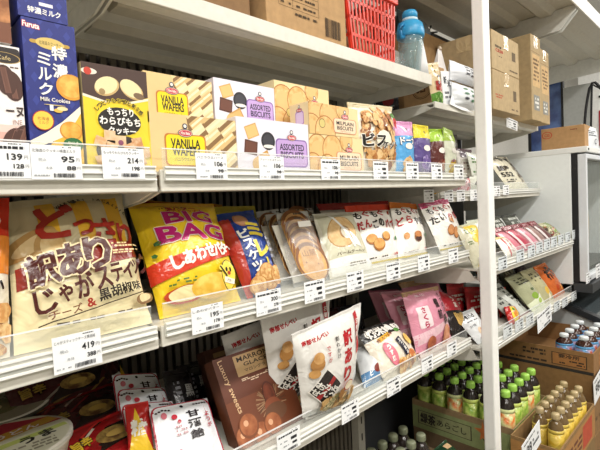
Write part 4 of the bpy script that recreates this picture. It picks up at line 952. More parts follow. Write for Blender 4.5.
# sweet sake candy packs
def a_ama(p):
    p.rrect(.0, .0, 1, 1, '#a8263a', .012); p.rrect(.025, .02, .975, .985, '#e4e6ea', .011)
    for k in range(5):
        p.disc(.08 + .05*k, .93 - .012*abs(k-2), .0016, '#3a2a2c', sx=1.6); p.disc(.92 - .05*k, .93, .0016, '#3a2a2c', sx=1.6); p.off -= p.step
    p.disc(.5, .93, .003, '#2a2628'); p.disc(.18, .84, .005, '#c8707c'); p.text('甘', .64, .78, '#2a2428', h=.10, w=.22, bold=.05); p.text('酒', .63, .63, '#2a2428', h=.12, w=.22, bold=.05); p.text('飴', .62, .47, '#2a2428', h=.12, w=.22, bold=.05)
    p.vtext('しょうが', .86, .82, '#b33a48', .010, bold=.03); p.disc(.32, .78, .005, '#b3303e', sy=.8); p.disc(.38, .70, .003, '#b3303e')
    p.lines(.3, .50, .48, .66, 3, '#b58a90'); p.disc(.30, .30, .004, '#b3303e')
AM = Q((162, None, .60), (226, None, .60), (207, 398, .67), (149, 409, .67), z=D3)
pouch('sweet_sake_candy', 'front white candy pack with a red rim and large black brush letters', 'candy', AM, .02, '#e4e6ea', a_ama, 'white candy packs with a red rim', grid=(16, 20), sealh=.05, wr=.6)
for k, lab in enumerate(('white candy pack directly behind the front red-rimmed one', 'third white candy pack in the row behind the front red-rimmed one', 'shaded white candy pack fourth in the leaning row')):
    C = Q((134-7*k, None, .66+.05*k), (190-8*k, None, .66+.05*k), (172-8*k, 401-14*k, .725+.05*k), (120-4*k, 405-15*k, .725+.05*k), z=D3)
    pouch('sweet_sake_candy', lab, 'candy', C, .02, '#d8dade', a_ama, 'white candy packs with a red rim', sealh=.05, wr=.6, grid=(14, 18))
for k, (u, v) in enumerate(((176, 372), (190, 366), (204, 362))):
    C = Q((u-12+10, None, .72+.03*k), (u+14+14, None, .72+.03*k), (u+14, v-4, .78+.03*k), (u-14, v, .78+.03*k), z=D3)
    pouch('candy_pack', 'black glossy candy pack ' + ('nearest the white candy packs', 'in the middle of the dark row', 'beside the darker chestnut box')[k], 'candy', C, .03, '#1d1a1c', lambda p: (p.lines(.2, .3, .4, .8, 6, '#8f9096'), p.text('黒', .68, .6, '#a8a6a2', h=.2, w=.3, bold=.03)), 'black candy packs', seal='#2a2628')

# ---------------------------------------------------------------- top shelf
DT = Z(.3455)
def carton(label, m, w, d, h, c='#b48d5f', art=None, left=None, tape=True, grp=None, openb=False, name='cardboard_box', tapeleft=False):
    root = thing(name, label, 'cardboard box', grp, m)
    b = MB()
    if openb:
        t = .004
        b.box(-w/2, w/2, 0, d, 0, t, M(c, 'card')); b.box(-w/2, -w/2+t, 0, d, t, h, M(c, 'card')); b.box(w/2-t, w/2, 0, d, t, h, M(c, 'card')); b.box(-w/2+t, w/2-t, 0, t, t, h, M(c, 'card')); b.box(-w/2+t, w/2-t, d-t, d, t, h, M(c, 'card'))
    else: b.box(-w/2, w/2, 0, d, 0, h, M(c, 'card'), .002)
    if art: art(Print(b, w, h, lambda u, v, o: ((u-.5)*w, -o, v*h), 'card'))
    if left: left(Print(b, d, h, lambda u, v, o: (-w/2-o, (1-u)*d, v*h), 'card'))
    b.build('box_body', root)
    if tape and not openb:
        b = MB(); b.box(-w/2, w/2, d/2-.025, d/2+.025, h, h+.0006, M('#cdb48a', 'film')); b.box(-w/2-.0008, -w/2-.0002, d/2-.025, d/2+.025, h-.05, h, M('#cdb48a', 'film'))
        b.box(-.02, .02, -.0008, -.0002, h-.045, h, M('#cdb48a', 'film')); b.build('packing_tape', root)
    return root
def T(x, y, z, yaw=0): return Matrix.Translation((x, y, z)) @ Matrix.Rotation(math.radians(yaw), 4, 'Z')
P = at(256, 16, .665)
xr = col(255, .67, DT).x
carton('plain brown box on the topmost shelf cut off by the top edge', T(xr-.09, .67, DT, 4), .17, .22, .2, '#8a6a48')
def a_table(p):
    K = '#4a3a28'
    for k in range(6): p.rect(.14, .30+.10*k, .62, .304+.10*k, K)
    for u in (.14, .30, .62): p.rect(u-.003, .30, u, .80, K)
    for k in range(5): p.lines(.16, .325+.10*k, .28, .37+.10*k, 1, K); p.lines(.34, .325+.10*k, .58, .37+.10*k, 1, K)
    p.lines(.32, .22, .60, .27, 1, K); p.bars(.70, .10, .92, .34, 14, K)
x0 = col(267, .665, DT).x; x1 = col(347, .665, DT).x
carton('brown box with a printed table and barcode left of the red basket', T((x0+x1)/2, .665, DT, 0), x1-x0, .24, .17, '#b89468', a_table)
# red basket
x0 = col(352.5, .665, DT).x; x1 = col(394, .665, DT).x; w = x1-x0; h = .16; dq = .22
root = thing('shopping_basket', 'red plastic slotted basket on the topmost shelf beside the water jug', 'basket', None, T((x0+x1)/2, .665, DT))
RED = M('#e0402c', 'plastic'); fl = .035
def side(nb, P00, P10, P11, P01, nx, nz, name):
    b = MB()
    def q(a, c): return (P00*(1-a)+P10*a)*(1-c)+(P01*(1-a)+P11*a)*c
    nrm = (P10-P00).cross(P01-P00).normalized()*.003
    def bar(a0, a1, c0, c1):
        v = [q(a0, c0), q(a1, c0), q(a1, c1), q(a0, c1)]; v += [p + nrm for p in v]
        b.add(v, [(0, 1, 2, 3), (4, 7, 6, 5), (0, 4, 5, 1), (1, 5, 6, 2), (2, 6, 7, 3), (3, 7, 4, 0)], RED)
    for k in range(nx+1): a = k/nx; e = .35/nx*(2 if k in (0, nx) else 1)/2; bar(max(0, a-e), min(1, a+e), 0, 1)
    for k in range(nz+1): c = k/nz; e = .045; bar(0, 1, max(0, c-e*(.5 if 0 < k < nz else 1)), min(1, c+e*(.5 if 0 < k < nz else 1)))
    b.build(name, root)
V = Vector; e = w*.12
A = [V((-w/2, 0, .004)), V((w/2, 0, .004)), V((w/2, dq, .004)), V((-w/2, dq, .004))]; Bq = [V((-w/2-e, -.002, h)), V((w/2+e*.4, -.002, h)), V((w/2+e*.4, dq+.01, h)), V((-w/2-e, dq+.01, h))]
side(0, A[0], A[1], Bq[1], Bq[0], 13, 4, 'front_wall'); side(0, A[1], A[2], Bq[2], Bq[1], 12, 4, 'side_wall'); side(0, A[3], A[0], Bq[0], Bq[3], 12, 4, 'side_wall'); side(0, A[2], A[3], Bq[3], Bq[2], 13, 4, 'back_wall')
b = MB(); b.box(-w/2, w/2, 0, dq, 0, .005, RED, .001); b.build('bottom', root)
b = MB(); b.box(-w/2-e-.006, w/2+e*.4+.006, -.010, -.002, h-.004, h+.012, RED, .002); b.box(-w/2-e-.006, w/2+e*.4+.006, dq+.01, dq+.018, h-.004, h+.012, RED, .002); b.box(-w/2-e-.008, -w/2-e, -.01, dq+.018, h-.004, h+.012, RED, .002); b.box(w/2+e*.4, w/2+e*.4+.008, -.01, dq+.018, h-.004, h+.012, RED, .002); b.build('rim', root)
for k, (dx, dy, c) in enumerate(((-.05, .06, '#8f7a5c'), (.04, .06, '#c9b594'), (-.03, .14, '#6a5a48'), (.05, .15, '#9a8a70'))):
    bx = (x0+x1)/2; C = [V((bx+dx-.036, .665+dy, DT+.02)), V((bx+dx+.036, .665+dy, DT+.02)), V((bx+dx+.036, .665+dy+.01, DT+.13)), V((bx+dx-.036, .665+dy+.01, DT+.13))]
    pouch('snack_pouch', 'brownish pouch inside the red basket, ' + ('front left', 'front right', 'back left', 'back right')[k], 'snack bag', C, .04, c, lambda p: (p.disc(.5, .5, .018, '#5a3a2a'), p.lines(.2, .7, .8, .85, 2, '#e6ddc8')), 'pouches in the red basket', seal=c)
# water jug with a blue lid
c = col(412, .70, DT); r = .036
root = thing('water_jug', 'clear water bottle with a bright blue lid and carry loop', 'water bottle', None, T(c.x, c.y, DT))
b = MB(); b.lathe([(r*.9, 0), (r, .006), (r, .10), (r*.97, .115), (r*.93, .118)], clear('jug_plastic', '#a9c9cc', .36, .1), 28); b.build('jug_body', root)
b = MB(); b.lathe([(r*.85, .003), (r*.9, .06), (r*.9, .095), (r*.88, .0955)], clear('water', '#9fbfc2', .2, .05), 24); b.build('water', root)
BL = M('#3aa3d8', 'plastic'); BD = M('#2d8cc4', 'plastic')
b = MB(); b.lathe([(r*1.05, .112), (r*1.1, .118), (r*1.1, .13), (r*.98, .15), (r*.72, .158)], BL, 28); lid = b.build('lid', root)
b = MB(); b.lathe([(r*.62, .158), (r*.62, .166)], M('#cfe6f0', 'plastic'), 24); b.lathe([(r*.60, .166), (r*.60, .182), (r*.5, .188)], BL, 24); b.build('spout_cap', lid)
b = MB(); b.tube([(-r*.95, 0, .145), (-r*1.45, 0, .138), (-r*1.55, 0, .12), (-r*1.45, 0, .104), (-r*1.0, 0, .108)], .006, BD, 8); b.build('carry_loop', lid)
b = MB()
for k in range(5): b.box(-r*.2, r*.1, -r-.0012, -r-.0004, .03+.014*k, .031+.014*k, M('#e9f2f2', 'ink'))
b.build('volume_marks', root)
c = col(400, .80, DT)
root = thing('clear_container', 'clear plastic tub with papers behind the water bottle', 'container', None, T(c.x, c.y, DT, 8))
b = MB(); b.box(-.05, .05, 0, .003, 0, .12, FILMC); b.box(-.05, -.047, .003, .1, 0, .12, FILMC); b.box(.047, .05, .003, .1, 0, .12, FILMC); b.box(-.05, .05, .1, .103, 0, .12, FILMC); b.box(-.05, .05, 0, .103, -.0, .003, FILMC); b.build('tub', root)
b = MB(); b.box(-.04, .04, .05, .053, .003, .15, M('#dfe3e4', 'paper')); b.build('paper_sheet', root)
c = col(422, .672, DT); b = MB(); n = 14
b.lathe([(.020, 0), (.0165, .035), (.011, .07), (.006, .095), (.0015, .104)], M('#e9ecee', 'paper'), 14)
tag(b.build('paper_cone', None, T(c.x, c.y, DT)), 'small white paper cone standing right of the blue-lidded bottle', 'paper cone')
# strap and blue plastic bag behind
c = col(427, .86, DT)
mb = MB(); P0 = [at(431, 26, .86), at(428.5, 33, .86), at(428, 40, .86), at(429.5, 50, .86)]; mb.tube(P0, .0035, BLK, 6); mb.tube([at(424, 28, .86), at(430, 33, .86), at(437, 32, .86)], .0035, BLK, 6); mb.tube([at(431, 34, .86), at(434, 42, .86), at(429, 50, .86), at(430, 60, .86)], .003, BLK, 6)
tag(mb.build('black_strap'), 'thin black strap hanging behind the blue-lidded bottle', 'strap')
# ---------------------------------------------------------------- narrow upper shelf, left of the post
DU = Z(.2745)
def a_circ(p):
    for r_, c_ in ((.034, '#6a4c34'), (.0315, '#b8946a'), (.029, '#6a4c34'), (.0275, '#b8946a')): p.disc(.64, .45, r_, c_, sy=.95)
    p.text('SLF', .64, .45, '#5a3f2c', h=.2, w=.36, bold=.05)
xq = 1.27
carton('brown box with a circular stamp under the topmost shelf end', T(1.281, .672, DU), .075, .10, .115, '#b8946a', None, a_circ, tape=False)
carton('large brown box at the back behind the white paper bags', T(1.585, .80, DU, 0), .44, .18, .29, '#9c7a50', tape=False)
C = Q((394, None, .93), (412, None, .93), (411, 92, .93), (393, 96, .93), z=DU)
def a_dk(p): p.rect(0, 0, 1, 1, '#24262c'); p.text('缶', .3, .5, '#aebac0', h=.3, bold=.04); p.disc(.75, .5, .02, '#7a2226'); p.lines(.2, .1, .9, .3, 2, '#8f9aa0')
C = [Vector((1.262, .93, DU)), Vector((1.262, .80, DU)), Vector((1.262, .80, DU+.085)), Vector((1.262, .93, DU+.085))]
pouch('dark_pouch', 'dark pouch with pale lettering deep under the topmost shelf end', 'snack bag', C, .03, '#24262c', a_dk, seal='#2c2e34')
mb = MB(); c0 = Vector((1.50, .70, DU))
# paper bags
def paper_bag(label, u0, u1, vt, y, z, c, art, t=.04, lean=.0, peak=False):
    a, b_ = col(u0, y, z), col(u1, y, z); top = at(u0, vt, y+lean).z
    if peak:
        root = thing('paper_bag', label, 'paper bag', 'white paper bags', T((a.x+b_.x)/2, y, z)); w = b_.x-a.x; h = top-z
        b = MB(); n = 8
        vs = [(-w/2, 0, 0), (w/2, 0, 0), (w/2, t, 0), (-w/2, t, 0), (-w*.34, t*.2, h*.55), (w*.36, t*.2, h*.45), (w*.36, t*.8, h*.45), (-w*.34, t*.8, h*.55), (-w*.10, t*.45, h), (w*.06, t*.45, h), (w*.06, t*.5, h), (-w*.1, t*.5, h)]
        fs = [(0, 3, 2, 1)] + [(4*k+i, 4*k+(i+1) % 4, 4*k+4+(i+1) % 4, 4*k+4+i) for k in range(2) for i in range(4)] + [(8, 9, 10, 11)]
        b.add(vs, fs, M(c, 'paper'))
        for k in range(16):
            f = random.uniform(.05, .5); x = random.uniform(-.3, .3)*w; b.box(x-.003, x+.003, t*.36*f-.001, t*.36*f+.0, h*f, h*f+.005, M('#8d8f98', 'ink'))
        b.build('bag_body', root); b = MB(); b.lathe([(.004, 0), (.007, .006), (.003, .012)], M('#c9b8a4', 'paper'), 8, (0, t*.47, h-.002)); b.build('tie', root); return root
    C = [a, b_, V((b_.x, y+lean, top)), V((a.x, y+lean, top))]
    return pouch('paper_bag', label, 'paper bag', C, t, c, art, 'white paper bags', kind='paper', seal=c)
def a_bag1(p):
    p.rect(0, 0, 1, 1, '#e9ecf2')
    for k in range(3): p.text('×', .42, .72-.16*k, '#3c3f48', h=.09, w=.14, bold=.05); p.text('×', .6, .68-.16*k, '#3c3f48', h=.09, w=.14, bold=.05)
def a_bag2(p):
    p.rect(0, 0, 1, 1, '#e6eaee')
    for k in range(3): p.text('※', .35, .75-.2*k, '#4a7a5a' if k < 2 else '#3c3f48', h=.1, w=.16, bold=.04); p.text('※', .6, .7-.2*k, '#4a7a5a', h=.1, w=.16, bold=.04)
zb = paper_bag('white paper bag with green marks standing beside the post', 452, 475, 82, .655, DU, '#e6eaee', a_bag2, t=.05)
zt_ = at(460, 82, .655).z
paper_bag('crumpled white bag with dark cross marks on top of the green-marked bag', 450, 475, 60, .66, zt_, '#e9ecf2', a_bag1, t=.05)
paper_bag('peaked white patterned paper bag tied at the top', 438, 456, 45, .70, DU, '#e9e4e2', None, peak=True, t=.04)
def a_notice(p): p.rect(0, 0, 1, 1, '#f3f4f6'); p.text('新', .35, .75, '#2c2f38', h=.2, bold=.05); p.text('米', .7, .65, '#2c2f38', h=.2, bold=.05); p.lines(.2, .2, .8, .45, 2, '#4a4c54')
a_, b_ = col(441, .662, DU), col(452, .662, DU)
b = MB(); hh = .105; ww = b_.x-a_.x; b.prism([(-ww/2, 0), (ww/2, 0), (ww/2-.004, hh), (-ww/2+.004, hh)], 'y', 0, .0012, M('#f3f4f6', 'paper')); a_notice(Print(b, ww, hh, lambda u, v, o: ((u-.5)*ww*.9, -o, v*hh), 'ink'))
tag(b.build('notice_sheet', None, T((a_.x+b_.x)/2+.02, .664, DU) @ Matrix.Rotation(math.radians(-9), 4, 'Y')), 'white notice sheet with black characters leaning by the beige packet', 'notice')
b = MB(); c_ = at(466, 107, .652); pts = [at(452, 95, .652), at(459, 103, .650), at(470, 111, .648), at(474, 113, .648), at(462, 110, .648), at(450, 104, .650)]
vs = [p for p in pts] + [p + V((0, .0015, 0)) for p in pts]; n = 6; b.add(vs, [tuple(range(n)), tuple(range(n, 2*n))[::-1]] + [(i, (i+1) % n, n+(i+1) % n, n+i) for i in range(n)], M('#f2f3f5', 'paper'))
tag(b.build('paper_strip'), 'curled white paper strip hanging over the narrow upper shelf edge', 'paper strip')
# beige character-free packet with red and green print
def a_beige(p):
    p.rect(0, 0, 1, 1, '#e6cfa4'); p.disc(.35, .90, .010, '#e9d39c', sy=.8); p.disc(.42, .92, .003, '#2a2622'); p.poly([(.0, .0), (1, .0), (1, .24), (.5, .3), (0, .22)], '#5c8f34'); nuts(p, .5, .12, 12, .4, .09, cols=('#7ab04a', '#3f6f26', '#a9c870'), r=.006)
    p.rect(.3, .32, .8, .55, '#a83228'); p.disc(.55, .5, .006, '#5a2420'); p.disc(.62, .66, .006, '#3a3430', sx=1.4, sy=.6); p.quad(.5, .78, .012, .010, 0, '#d8b87a')
pouch('snack_packet', 'beige packet with red and green print at the shelf corner', 'snack bag', Q((432, None, .668), (444, None, .668), (438, 62, .672), (425, 64, .672), z=DU), .02, '#e6cfa4', a_beige, seal='#ecd9b0', sealh=.04)
C = [V((1.30, .93, Z(.45)+.12)), V((1.7, .93, Z(.45)+.12)), V((1.66, .95, Z(.62)+.12)), V((1.32, .95, Z(.62)+.12))]
# bluish plastic sack lying on the large box
zc = DU + .2905
C = [V((1.39, .86, zc)), V((1.62, .86, zc)), V((1.60, .90, zc+.10)), V((1.42, .90, zc+.11))]
pouch('plastic_sack', 'grey blue plastic sack lying on the large brown box at the back', 'plastic bag', C, .07, '#75828c', None, kind='film')
# ---------------------------------------------------------------- narrow upper shelf, right of the post
YC = .600
def pos(u, z=DU, y=YC): return col(u, y, z).x
xa, xb = 1.505, 1.741; zm = Z(.406)
def a_cb(p): p.text('取扱注意', .22, .62, '#4a3f34', h=.06, w=.22, bold=.04); p.text('CS28', .25, .52, '#b03a2c', h=.075, w=.26, bold=.05); p.lines(.22, .36, .34, .4, 1, '#5a4a38'); p.rect(.72, .42, .86, .66, '#6a5a44'); p.lines(.62, .1, .94, .16, 1, '#5a4a38')
def a_cb2(p): p.lines(.08, .30, .35, .42, 2, '#b5563c'); p.rect(.74, .34, .86, .62, '#6a5a44'); p.lines(.66, .08, .92, .14, 1, '#5a4a38')
carton('lower brown carton right of the post with faint red print', T((xa+xb)/2, YC, DU), xb-xa, .19, zm-DU-.001, '#b39c76', a_cb2, grp='cartons beside the post')
carton('upper brown carton right of the post with red lettering', T((xa+xb)/2, YC, zm), xb-xa, .19, Z(.532)-zm, '#b8a17b', a_cb, grp='cartons beside the post')
def a_up(p):
    p.rect(.0, .80, 1, .806, '#8a6a44'); p.rect(.12, .40, .88, .78, '#c9a878'); p.lines(.2, .46, .8, .74, 6, '#6a553c'); p.rect(.2, .12, .8, .3, '#8a8a84'); p.lines(.3, .14, .7, .28, 3, '#e9e6de'); p.text('上', .5, .9, '#6a553c', h=.06, w=.3)
def l_up(p): p.disc(.45, .42, .045, '#6a553c'); p.disc(.45, .42, .041, '#b8946a'); p.text('天地', .45, .42, '#5a4530', h=.08, w=.24, bold=.04); p.rect(.3, .86, .75, .93, '#6a553c'); p.rect(.33, .87, .72, .92, '#b8946a')
carton('tall slim brown carton standing beside the two stacked cartons', T(1.925, YC, DU), .108, .19, .325, '#ae9770', a_up, l_up, grp='slim upright cartons')
carton('slightly shorter slim carton at the right end of the narrow upper shelf', T(2.046, YC+.005, DU), .108, .19, .295, '#ae9770', a_up, l_up, grp='slim upright cartons')
# box on the freezer
def a_fb(p): p.disc(.14, .70, .016, '#b5452e', sx=1.3); p.disc(.14, .70, .013, '#b08a5e', sx=1.3); p.text('CG', .14, .70, '#b5452e', h=.12, w=.12, bold=.05); p.lines(.62, .80, .90, .87, 1, '#7a3a2a')
fz = ZC + .1725; P0 = atz(541.5, 152, fz); P1 = atz(585, 147.5, fz)
ex = (P1-P0); wd = ex.length; yaw = math.degrees(math.atan2(ex.y, ex.x)); mid = (P0+P1)/2
hgt = atx(541.5, 130, P0.x).z - fz
root = carton('brown carton with a small red logo lying on top of the freezer', T(mid.x, mid.y, fz, yaw), wd, .16, hgt*1.02, '#b08a5e', a_fb, tape=False)
Pq = atz(592, 147.5, fz)
C = [atz(585.5, 148.5, fz), atz(599, 149, fz), V((0, 0, 0)), V((0, 0, 0))]; C[2] = C[1] + V((.0, .01, hgt*.95)); C[3] = C[0] + V((-.01, .01, hgt*1.1))
pouch('plastic_bag', 'white plastic bag with dark print beside the carton on the freezer', 'plastic bag', C, .03, '#e9edf2', lambda p: (p.lines(.2, .5, .7, .8, 3, '#7a8088'), p.disc(.6, .3, .012, '#3c4048'), p.disc(.6, .3, .009, '#e9edf2')), seal='#eef1f4')
# ---------------------------------------------------------------- bay left of the freezer
DS2, DS3, DS4 = Z(.0065), Z(-.2075), Z(-.4315)
def simple(lab, pts, z, body, art, t=.03, grp=None, seal='same', nm='snack_bag', cat='snack bag', **k):
    return pouch(nm, lab, cat, (pts if isinstance(pts[0], Vector) else Q(*pts, z=z)), t, body, art, grp, seal=body if seal == 'same' else seal, **k)
def W4(x0, x1, y, z, h, sh=.05, lean=.05):
    return [V((x0, y, z)), V((x1, y, z)), V((x1-sh, y+lean, z+h)), V((x0-sh, y+lean, z+h))]
def a_y(p): p.rect(0, 0, 1, 1, '#d9a72c'); p.disc(.5, .5, .01, '#8a5a1e'); p.lines(.2, .7, .8, .85, 1, '#6a4a1e')
simple('small mustard yellow packet on the narrow shelf left of the post', ((434, None, .68), (444, None, .68), (443, 183, .685), (433, 183, .685)), DS2, '#d9a72c', a_y, .02)
simple('clear frosted packet between the mustard and pink packets', ((444, None, .68), (452, None, .68), (451, 181, .685), (443, 181, .685)), DS2, '#cfd6d8', lambda p: p.lines(.2, .3, .8, .7, 3, '#9aa4a8'), .02)
def a_pk(p): p.rect(0, 0, 1, 1, '#dfb4b8'); p.disc(.3, .72, .007, '#3a1c20', sx=1.6, sy=.7, rot=20); p.disc(.7, .5, .008, '#3a1c20', sx=1.6, sy=.7, rot=-20); p.rect(.75, .2, .95, .95, '#c2303c'); p.disc(.5, .25, .006, '#c2303c')
simple('pale pink packet with dark marks on the narrow shelf left of the post', ((451, None, .675), (461, None, .675), (460, 179, .68), (450, 180, .68)), DS2, '#dfb4b8', a_pk, .02, 'pink packets on the narrow shelf')
simple('second pink packet with dark marks, nearer the post', ((461, None, .675), (470, None, .675), (469, 178, .68), (460, 178, .68)), DS2, '#dfb4b8', a_pk, .02, 'pink packets on the narrow shelf')
simple('white packet with one dark mark directly left of the post', ((470, None, .675), (480, None, .675), (478, 172, .68), (469, 174, .68)), DS2, '#dadcd0', lambda p: (p.rect(0, 0, 1, 1, '#dadcd0'), p.disc(.5, .5, .010, '#2c2220', sx=1.8, sy=.6, rot=25)), .02)
def a_bwp(p):
    p.rect(0, 0, 1, 1, '#d9d3bd')
    for k in range(16): p.disc(random.random(), .86 + .1*random.random(), .010, random.choice(('#23211f', '#3a3632', '#8d8676')), n=8, jit=.2); p.off -= p.step*.5
    p.text('国産', .3, .60, '#23211f', h=.14, w=.4, bold=.05); p.text('552', .28, .42, '#23211f', h=.12, w=.42, bold=.05); p.lines(.1, .2, .5, .3, 2, '#3a3632')
    for k in range(14): p.disc(.8 + .08*random.uniform(-1, 1), random.uniform(.2, .8), .010, random.choice(('#3a302c', '#6a5648', '#23211f')), n=8, jit=.3); p.off -= p.step*.5
simple('cream pack with black lettering and dark pictures right of the post', W4(1.86, 2.10, .69, DS2, .145, .07, .07), DS2, '#d9d3bd', a_bwp, .03)
simple('dark bundle at the back of the narrow shelf beside the freezer', W4(1.75, 1.95, .85, DS2, .17, .0, .02), DS2, '#2e3038', lambda p: (p.lines(.1, .3, .9, .8, 3, '#6a7078')), .03)
# shelf of pink stick packs
def a_yel(p):
    p.rect(0, 0, 1, 1, '#dfdcc4'); p.poly([(.3, 0), (1, .0), (.9, .9), (.2, 1), (.5, .5)], '#e8c43c'); p.disc(.6, .3, .014, '#e07a2c'); p.disc(.45, .62, .012, '#f2dc6a'); p.disc(.6, .14, .010, '#c5452e'); p.text('とろ', .4, .82, '#4a7a3a', h=.09, w=.4, bold=.05); p.lines(.1, .5, .3, .6, 2, '#7a8f5a')
simple('yellow and white candy bag leaning out beside the post', ((474, None, .555), (487, None, .555), (476, 221, .60), (455, 227, .60)), DS3, '#e2dcc0', a_yel, .03, seal='#d9dcc4')
simple('pale green candy bag behind the yellow one at the post', ((482, None, .61), (493, None, .61), (486, 218, .65), (466, 221, .65)), DS3, '#dfe3d2', lambda p: (p.disc(.5, .5, .014, '#e2c84e'), p.lines(.2, .7, .8, .8, 2, '#7a8f5a')), .03)
def a_wr(p): p.rect(0, 0, 1, 1, '#ece6dc'); p.quad(.35, .5, .012, .09, 4, '#c23a44'); p.vtext('いちご', .65, .72, '#a8303c', .018, bold=.05); p.rect(0, .88, 1, 1, '#d9c27a')
simple('white candy bag with red lettering just right of the post', ((507, None, .555), (518, None, .555), (506, 236, .60), (494, 238, .60)), DS3, '#ece6dc', a_wr, .02, seal='#d9c27a')
def a_stick(c):
    def art(p):
        p.rect(0, 0, 1, .84, c); p.rect(0, .80, 1, 1, '#7e2430'); p.rect(.06, .05, .2, .76, '#e6dcdc'); p.rect(.80, .05, .98, .8, '#3a2228'); p.lines(.2, .86, .8, .95, 2, '#e0b8bc')
    return art
names = ('nearest the post', 'second from the post', 'in the middle of the row', 'fourth from the post', 'fifth from the post')
for k, (u, c) in enumerate(((517, '#d4808f'), (527, '#b8485c'), (535, '#d08a98'), (543, '#9a7c76'), (550, '#6e4a4a'))):
    simple('pink stick pack with a dark red top, ' + names[k], W4(1.575+.088*k, 1.655+.088*k, .565, DS3, .088, .07, .06), DS3, c, a_stick(c), .025, 'pink stick packs', seal='#7e2430', wr=.6, sealh=.16)
for k, u in enumerate((506, 517, 527)):
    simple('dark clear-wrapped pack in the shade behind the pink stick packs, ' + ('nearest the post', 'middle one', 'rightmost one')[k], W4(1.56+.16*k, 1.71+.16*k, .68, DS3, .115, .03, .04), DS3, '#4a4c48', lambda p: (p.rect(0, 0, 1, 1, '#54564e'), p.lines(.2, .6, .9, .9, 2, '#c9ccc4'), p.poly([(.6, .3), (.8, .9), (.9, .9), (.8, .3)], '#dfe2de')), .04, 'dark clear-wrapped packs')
for k, (u, v, c) in enumerate(((555, 229, '#c9c6a4'), (562, 231, '#a8b48a'))):
    simple(('cream and green pack with red dots beside the pink stick packs', 'cream and green pack nearest the freezer side')[k], W4(2.02+.045*k-.02, 2.06+.045*k-.01, .565, DS3, .075, .05, .05), DS3, c, lambda p: nuts(p, .5, .5, 26, .42, .42, cols=('#7a9a4a', '#d9d6b4', '#a8323c', '#4a3a2c', '#e8e2c8'), r=.008), .03)
# lowest snack shelf
def a_nest(p): p.rect(0, 0, 1, 1, '#b0242a'); p.lines(.1, .25, .9, .7, 4, '#e2d6cc'); p.rect(0, .84, 1, 1, '#c92e34'); p.disc(.5, .5, .012, '#d9ccc0', sy=.5)
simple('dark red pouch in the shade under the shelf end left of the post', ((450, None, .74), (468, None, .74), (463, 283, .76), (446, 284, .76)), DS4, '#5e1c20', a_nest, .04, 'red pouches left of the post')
simple('bright red pouch with white print directly left of the post', ((468, None, .70), (486, None, .70), (481, 287, .72), (464, 287, .72)), DS4, '#b0242a', a_nest, .04, 'red pouches left of the post')
def a_mai(p): p.rect(0, 0, 1, 1, '#dcdee0'); p.text('Mild', .42, .80, '#26262a', h=.12, w=.56, bold=.04); p.lines(.2, .62, .8, .68, 1, '#5a5c60'); p.disc(.5, .3, .016, '#e6cdb0', sy=.7); p.disc(.56, .32, .005, '#a8382c'); p.text('お得', .3, .5, '#4a4c50', h=.08, w=.3)
simple('white pack lettered in black standing at the shelf corner left of the post', ((478, None, .558), (492, None, .558), (473, 308, .62), (453, 316, .62)), DS4, '#dcdee0', a_mai, .02)
for k in range(3):
    y = .60 + .03*k
    simple('dark edged pack in the leaning row behind the white lettered one, ' + ('first', 'second', 'third')[k], ((472-3*k, None, y), (486-3*k, None, y), (471-3*k, 318-4*k, y+.05), (455-3*k, 322-4*k, y+.05)), DS4, '#3a3a40', lambda p: p.lines(.1, .1, .9, .9, 6, '#8f9298'), .015, 'dark edged packs')
def a_red2(p): p.rect(0, 0, 1, 1, '#b82a26'); p.rect(0, .84, 1, 1, '#d9442e'); p.disc(.5, .5, .016, '#e6b83c', sy=1.3); p.lines(.2, .1, .8, .3, 3, '#f0e0d4')
simple('upright red packet right beside the post on the lowest snack shelf', ((500, None, .62), (509, None, .62), (505, 287, .64), (497, 288, .64)), DS4, '#b82a26', a_red2, .03)
def a_chip(p): p.rect(0, 0, 1, 1, '#b8302c'); p.disc(.5, .5, .026, '#e8d03c', sy=1.3); p.disc(.5, .52, .016, '#d9862c', sy=1.2); p.disc(.45, .7, .008, '#5a8f3a')
simple('red and yellow pouch in front at the shelf edge right of the post', ((510, None, .556), (520, None, .556), (514, 305, .59), (504, 307, .59)), DS4, '#b8302c', a_chip, .03)
simple('dark maroon flat pack lying behind the red and yellow pouch', ((519, None, .57), (537, None, .57), (528, 302, .66), (512, 306, .66)), DS4, '#6e2430', lambda p: p.lines(.1, .4, .9, .7, 2, '#c9a8ac'), .02)
def a_gry(p): p.rect(0, 0, 1, 1, '#a9aca4'); p.lines(.1, .2, .9, .9, 6, '#4a4c48'); p.poly([(.5, 0), (.8, 0), (.4, 1), (.2, 1)], '#c9ccc6')
simple('grey striped pack leaning behind the maroon one', W4(1.54, 1.70, .575, DS4, .11, .08, .07), DS4, '#a9aca4', a_gry, .03)
def a_grn(p): p.rect(0, 0, 1, 1, '#a3a584'); p.poly([(0, 0), (1, 0), (1, .35), (0, .2)], '#dfe4c8'); p.disc(.45, .32, .020, '#86a83e', sx=1.3, sy=.7); p.disc(.6, .16, .018, '#a9c45a', sy=.6); p.disc(.5, .5, .014, '#4a5a2e', sy=.4); p.lines(.15, .68, .8, .88, 3, '#4a4a38')
simple('large pale green bag in the middle of the lowest snack shelf', W4(1.70, 1.85, .562, DS4, .125, .06, .07), DS4, '#a3a584', a_grn, .05)
def a_yw(p): p.rect(0, 0, 1, 1, '#b3ae88'); p.disc(.55, .3, .022, '#e0b84a', sy=.8); p.disc(.6, .12, .016, '#f0e8c8'); p.lines(.15, .6, .8, .88, 3, '#5a5440')
simple('cream and yellow bag between the pale green and orange bags', W4(1.83, 1.96, .565, DS4, .13, .06, .06), DS4, '#b3ae88', a_yw, .045)
